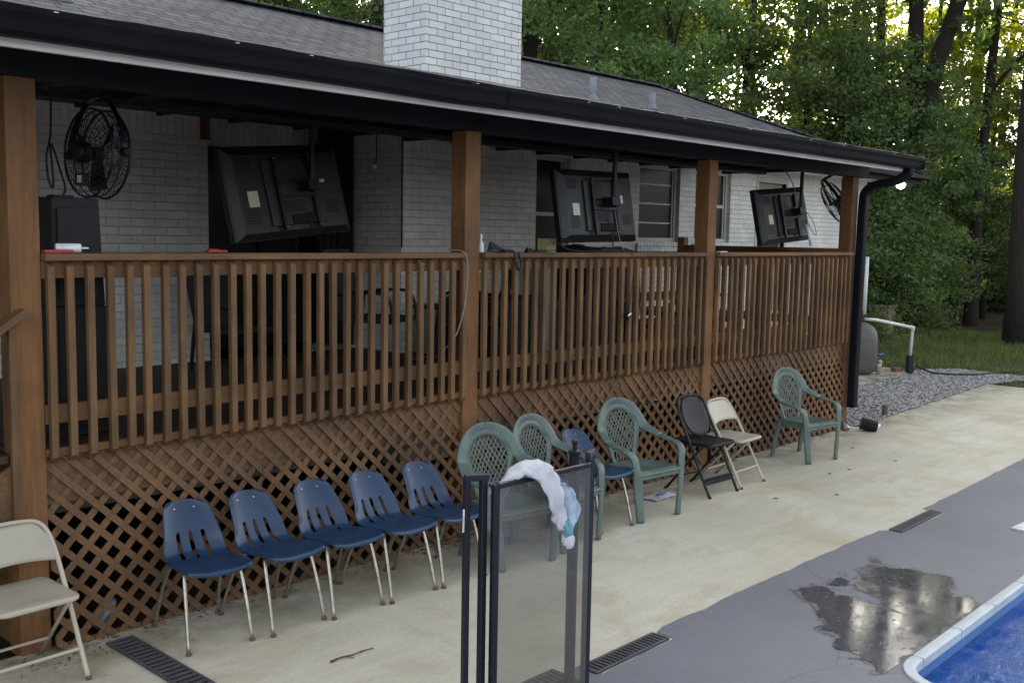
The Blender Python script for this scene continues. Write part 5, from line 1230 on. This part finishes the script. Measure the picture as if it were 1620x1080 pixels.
mb = MB(); mb.lathe([(.02, -.09), (.035, -.07), (.028, -.02), (.038, .03), (.03, .07), (.015, .09)], (0, 0, 0), 9, (.7, .3, .6)); mb.build('crushed_body', 'foil', jk); MB().lathe([(.0365, -.0), (.0365, .02)], (0, 0, 0), 9, (.7, .3, .6)).build('printed_band', 'sticker', jk)
# ================================================================ TREES
def leaf_cloud(clusters, per, size, seed):
    """ clusters: array (n, 4) x y z radius. Leaves as bent diamonds, lying in loose sprays. """
    rg = np.random.default_rng(seed); n = len(clusters)*per
    c = np.repeat(clusters, per, axis=0); u = rg.normal(size=(n, 3)); u /= np.linalg.norm(u, axis=1)[:, None]
    r = rg.random(n)**.6; pos = c[:, :3]+u*(c[:, 3:4]*r[:, None])*np.array([1, 1, .5])
    nrm = rg.normal(size=(n, 3))*.75+np.array([0, 0, .45]); nrm /= np.linalg.norm(nrm, axis=1)[:, None]
    t = rg.normal(size=(n, 3)); t -= nrm*(t*nrm).sum(1)[:, None]; t /= np.linalg.norm(t, axis=1)[:, None]; b = np.cross(nrm, t)
    s = size*(.5+1.1*rg.random(n)**1.5)[:, None]
    V = np.stack([pos-t*s, pos+b*s*.55+nrm*s*.18, pos+t*s-nrm*s*.2, pos-b*s*.55+nrm*s*.18], 1).reshape(-1, 3)
    F = np.arange(n*4).reshape(n, 4); return V, F
def np_mesh(name, V, F, mat):
    me = bpy.data.meshes.new(name); me.vertices.add(len(V)); me.vertices.foreach_set('co', V.astype(np.float32).ravel())
    me.loops.add(F.size); me.loops.foreach_set('vertex_index', F.astype(np.int32).ravel()); me.polygons.add(len(F)); me.polygons.foreach_set('loop_start', np.arange(0, F.size, F.shape[1], dtype=np.int32))
    me.materials.append(M[mat]); me.update(calc_edges=True); me.validate(); return me
def crown_clusters(seed, h0, h1, R, ncl, cr=(.3, .85), limbs=9):
    rg = np.random.default_rng(seed); C = []; limbp = []
    for k in range(limbs):
        a = rg.uniform(0, 2*pi); z0 = h0+(h1-h0)*(k+.3)/limbs*.8; L = R*(.55+.5*rg.random())*(1-.45*((z0-h0)/(h1-h0))); rise = L*rg.uniform(.25, .7)
        limbp.append([(0, 0, z0-.3), (cos(a)*L*.4, sin(a)*L*.4, z0+rise*.5), (cos(a)*L*.95, sin(a)*L*.95, z0+rise)])
        for j in range(ncl//(2*limbs)):
            t = rg.uniform(.35, 1.1); sp = .5+.3*t; C.append((cos(a)*L*t+rg.normal(0, sp*.6), sin(a)*L*t+rg.normal(0, sp*.6), z0+rise*t+rg.normal(0, sp*.5), rg.uniform(*cr)))
    while len(C) < ncl:
        z = rg.uniform(0, 1); a = rg.uniform(0, 2*pi); rr = R*(sin(pi*min(1, z*.85+.12))**.7)*rg.random()**.45
        C.append((cos(a)*rr, sin(a)*rr, h0+(h1-h0)*z, rg.uniform(*cr)))
    return np.array(C), limbp
def trunk_mesh(h, r, seed, limbs, lean=(0, 0)):
    rg = random.Random(seed); mb = MB(); pts = []; rad = []
    for i in range(9):
        t = i/8; pts.append((lean[0]*t*t*h+.18*sin(t*5+seed)*t, lean[1]*t*t*h+.14*sin(t*4+seed*2)*t, -.3+(h+.3)*t)); rad.append(r*(1.35 if i == 0 else 1)*(1-.72*t)+.02)
    mb.sweep(pts, rad, None, 12)
    for L in limbs:
        z = L[0][2]; t = z/h; ox, oy = lean[0]*t*t*h, lean[1]*t*t*h
        mb.sweep(arc([(p[0]+ox, p[1]+oy, p[2]) for p in L], 4), list(np.linspace(r*.38, r*.08, 9)), None, 7)
    return mb
PROTO = []
specs = [ # kind, h0, h1, R, clusters, per, leaf, trunk r, mat
    ('tall broadleaf', 5.5, 19, 4.2, 270, 100, .068, .24, 'leafA'),
    ('tall broadleaf', 3.2, 17, 3.8, 280, 100, .068, .20, 'leafC'),
    ('tall broadleaf', 4.0, 21, 4.6, 300, 100, .072, .26, 'leafA'),
    ('young', 1.2, 9.5, 2.7, 230, 100, .055, .09, 'leafA'),
    ('young', .7, 7.0, 2.4, 200, 100, .052, .07, 'leafC'),
    ('glow', 4.5, 18, 4.0, 230, 90, .070, .18, 'leafLit'),
    ('shrub', .2, 3.0, 2.0, 130, 110, .045, .04, 'leafA'),
    ('thin', 7.0, 20, 3.0, 130, 80, .070, .14, 'leafLit')]
for i, (kd, h0, h1, R, nc, per, ls, tr_, mt) in enumerate(specs):
    C, limbs = crown_clusters(100+i, h0, h1, R, nc, limbs=9 if kd != 'shrub' else 5); V, F = leaf_cloud(C, per, ls, 200+i)
    PROTO.append((np_mesh('crown', V, F, mt), trunk_mesh(h1*.93, tr_, i, limbs)))
    tm = bpy.data.meshes.new('trunk'); tm.from_pydata(PROTO[-1][1].v, [], PROTO[-1][1].f); tm.materials.append(M['bark']); tm.shade_smooth(); PROTO[-1] = (PROTO[-1][0], tm)
TREES = []
def tree(k, x, y, rz, s, label, cat='tree', group=None, name=None):
    nm = name or {'shrub': 'shrub'}.get(specs[k][0], 'forest_tree')
    t = empty(nm, (x, y, -.05), label, cat, group, rz); t.scale = (s, s, s)
    for n_, me in (('crown', PROTO[k][0]), ('trunk', PROTO[k][1])): o = bpy.data.objects.new(n_, me); COL.objects.link(o); o.parent = t
    TREES.append((x, y)); return t
def polar(b, d): return (cos(radians(b))*d, -5.185+sin(radians(b))*d)
rg = random.Random(42)
def TL(k, b, D_):
    kind = {0: 'mid green full tree', 1: 'dark green full tree', 2: 'tall broad green tree', 5: 'airy tree with backlit yellow green colour', 7: 'thin tree with backlit yellow green colour'}[k]
    row = {33: 'in the front row of the wood', 41: 'in the middle of the wood', 52: 'at the back of the wood'}[D_]
    sec = ('outside the right edge' if b < 15 else 'near the right edge trunk' if b < 19.5 else 'around the forked trunk' if b < 24 else 'over the gutter end' if b < 29 else 'over the right roof' if b < 38
           else 'just right of the chimney' if b < 46 else 'left of the chimney' if b < 60 else 'over the far left roof')
    return f'{kind} {row}, {sec}'
FG = 'forest trees behind the house and lawn'
# far dense belt, then nearer rows
rows = [(33, 8, 80, 24, (0, 1, 2)), (41, 10, 80, 22, (1, 2, 0, 1)), (52, 6, 82, 20, (1, 2, 1))]
cnt = 0
for D_, b0, b1, n, ks in rows:
    for i in range(n):
        b = b0+(b1-b0)*(i+.5)/n+rg.uniform(-1.0, 1.0); d = D_+rg.uniform(-2.5, 2.5)
        if b < 33: 
            k = rg.choice([5, 7]) if D_ > 36 else rg.choice([5, 7, 7])
            if D_ == 52 and rg.random() < .3: continue
            if D_ == 41 and rg.random() < .15: continue
        else: k = rg.choice(ks)
        sc_ = rg.uniform(.85, 1.12)
        if 16.5 < b < 28.5: k, sc_ = {33: (rg.choice([1, 5, 5]), rg.uniform(.55, .66)), 41: (rg.choice([5, 5, 7]), rg.uniform(.66, .8)), 52: (5, rg.uniform(.66, .8))}[D_]
        x, y = polar(b, d)
        tree(k, x, y, rg.uniform(0, 6.28), sc_, TL(k, b, D_), 'tree', FG); cnt += 1
for b, d, k, s, lab in [(34.5, 25, 3, 1.0, 'young bushy tree behind the roof ridge right of the chimney'), (30.5, 27, 3, 1.1, 'young tree behind the hip of the roof'), (27.3, 28, 4, 1.15, 'dense dark sapling behind the end of the roof'),
        (25.4, 27, 3, .85, 'bushy sapling directly right of the gutter end'), (23.2, 27.5, 4, 1.0, 'dark bushy sapling right of the downspout'), (21.6, 30, 3, .8, 'sapling in front of the forked trunk'), (19.7, 31, 4, .75, 'low dark sapling right of the forked trunk'),
        (18.2, 33, 3, .8, 'slender sapling between the forked trunk and the right edge'), (15.0, 32, 4, .8, 'dark sapling at the right edge'), (24.3, 25.8, 6, 1.0, 'broad low shrub right of the tank pipe'), (22.0, 28.5, 6, .9, 'low shrub behind the mossy boulder'),
        (26.2, 26, 6, 1.1, 'low shrub beside the far corner of the house'), (38.5, 26, 3, 1.05, 'young tree rising behind the roof beside the chimney'), (55, 27, 3, 1.1, 'young tree behind the roof left of the chimney'), (62, 28, 3, 1.1, 'young tree behind the far left roof')]:
    x, y = polar(b, d); tree(k, x, y, rg.uniform(0, 6.28), s, lab, 'shrub' if k == 6 else 'tree')
for i in range(12):
    b = 15+16*(i+.5)/12+rg.uniform(-.4, .4); x, y = polar(b, rg.uniform(35, 41)); tree(6, x, y, rg.uniform(0, 6.28), rg.uniform(.9, 1.4), 'low green bush under the trees at the far side of the lawn', 'shrub', 'bushes under the trees beyond the lawn')
for i in range(34):      # understory at the back closes the view under the crowns
    b = 7+24*(i+.5)/34+rg.uniform(-.5, .5); x, y = polar(b, rg.uniform(43, 62)); tree(6, x, y, rg.uniform(0, 6.28), rg.uniform(1.3, 2.0), 'dim low bush deep under the trees', 'shrub', 'bushes deep in the wood')
# individually placed trunks
def big_tree(b, d, r, h, lean, label, forks=(), seed=1, crown=None):
    x, y = polar(b, d); t = empty('forest_tree', (x, y, -.05), label, 'tree')
    side = Vector((sin(radians(b)), -cos(radians(b)), 0))        # to the right in the picture
    mb = MB(); pts = []; rad = []
    for i in range(10):
        q = i/9; p = side*(lean*q*q*h+.12*sin(q*6+seed))+Vector((0, 0, -.3+(h+.3)*q)); pts.append(p); rad.append(r*(1.45 if i == 0 else 1.08 if i == 1 else 1)*(1-.55*q))
    mb.sweep(pts, rad, None, 14)
    C = []
    for (z0, dx, dz, rr) in forks:
        q = z0/h; b0_ = side*(lean*q*q*h)+Vector((0, 0, z0)); P = [b0_, b0_+side*(dx*.25)+Vector((0, 0, dz*.3)), b0_+side*(dx*.65)+Vector((0, 0, dz*.65)), b0_+side*dx+Vector((0, 0, dz))]
        mb.sweep(arc(P, 5), list(np.linspace(rr, rr*.5, 16)), None, 10); e = P[-1]
        for k in range(24): C.append((e.x+random.gauss(0, 1.3), e.y+random.gauss(0, 1.3), e.z+random.gauss(0, 1.2), random.uniform(.5, 1)))
        for k in range(4):
            a = random.uniform(0, 6.28); f_ = P[2]; mb.sweep(arc([f_, f_+Vector((cos(a)*.8, sin(a)*.8, .5)), f_+Vector((cos(a)*1.9, sin(a)*1.9, .8))], 4), list(np.linspace(rr*.25, .02, 9)), None, 6)
            for j in range(8): C.append((f_.x+cos(a)*1.8+random.gauss(0, .6), f_.y+sin(a)*1.8+random.gauss(0, .6), f_.z+.8+random.gauss(0, .5), random.uniform(.4, .8)))
    for k in range(crown or 60): C.append((pts[-1].x+random.gauss(0, 2.0), pts[-1].y+random.gauss(0, 2.0), h*.8+random.gauss(0, 2.2), random.uniform(.5, 1)))
    mb.build('trunk', 'bark', t, smooth=True)
    V, F = leaf_cloud(np.array(C), 30, .11, seed+300); o = bpy.data.objects.new('crown', np_mesh('crown', V, F, 'leafC')); COL.objects.link(o); o.parent = t
    TREES.append((x, y)); return t
random.seed(5)
big_tree(21.9, 28.0, .25, 15, -.005, 'large dark tree whose trunk forks into a limb leaning right', [(4.6, 1.55, 6.2, .26), (7.0, -1.2, 5, .10)], 1)
big_tree(16.35, 25.0, .30, 15, -.002, 'thick dark tree trunk at the right edge of the picture', [(6.5, -1.6, 3.5, .08)], 3)
big_tree(18.55, 30.0, .15, 16, -.004, 'slim tree trunk between the forked tree and the right edge trunk', [(6.0, 1.8, 2.2, .06)], 4)
big_tree(19.35, 34.0, .20, 17, .002, 'straight trunk just right of the forked tree', [], 5)
big_tree(23.9, 31.0, .16, 16, .003, 'straight trunk rising above the end of the gutter', [(7, -1.2, 4, .06)], 6)
big_tree(24.9, 37.0, .20, 18, -.002, 'pale distant trunk left of the gutter end trunk', [], 7)
big_tree(27.6, 35.0, .18, 18, .002, 'trunk standing behind the far roof hip', [], 8)
big_tree(50.2, 30.0, .30, 16, .0, 'dark trunk directly left of the white chimney', [(8, 1.3, 3, .1)], 9)
big_tree(17.75, 37.0, .13, 17, .0, 'thin distant trunk left of the right edge trunk', [], 10)
print('balusters', NB, 'trees', len(TREES), 'objects', len(bpy.data.objects))
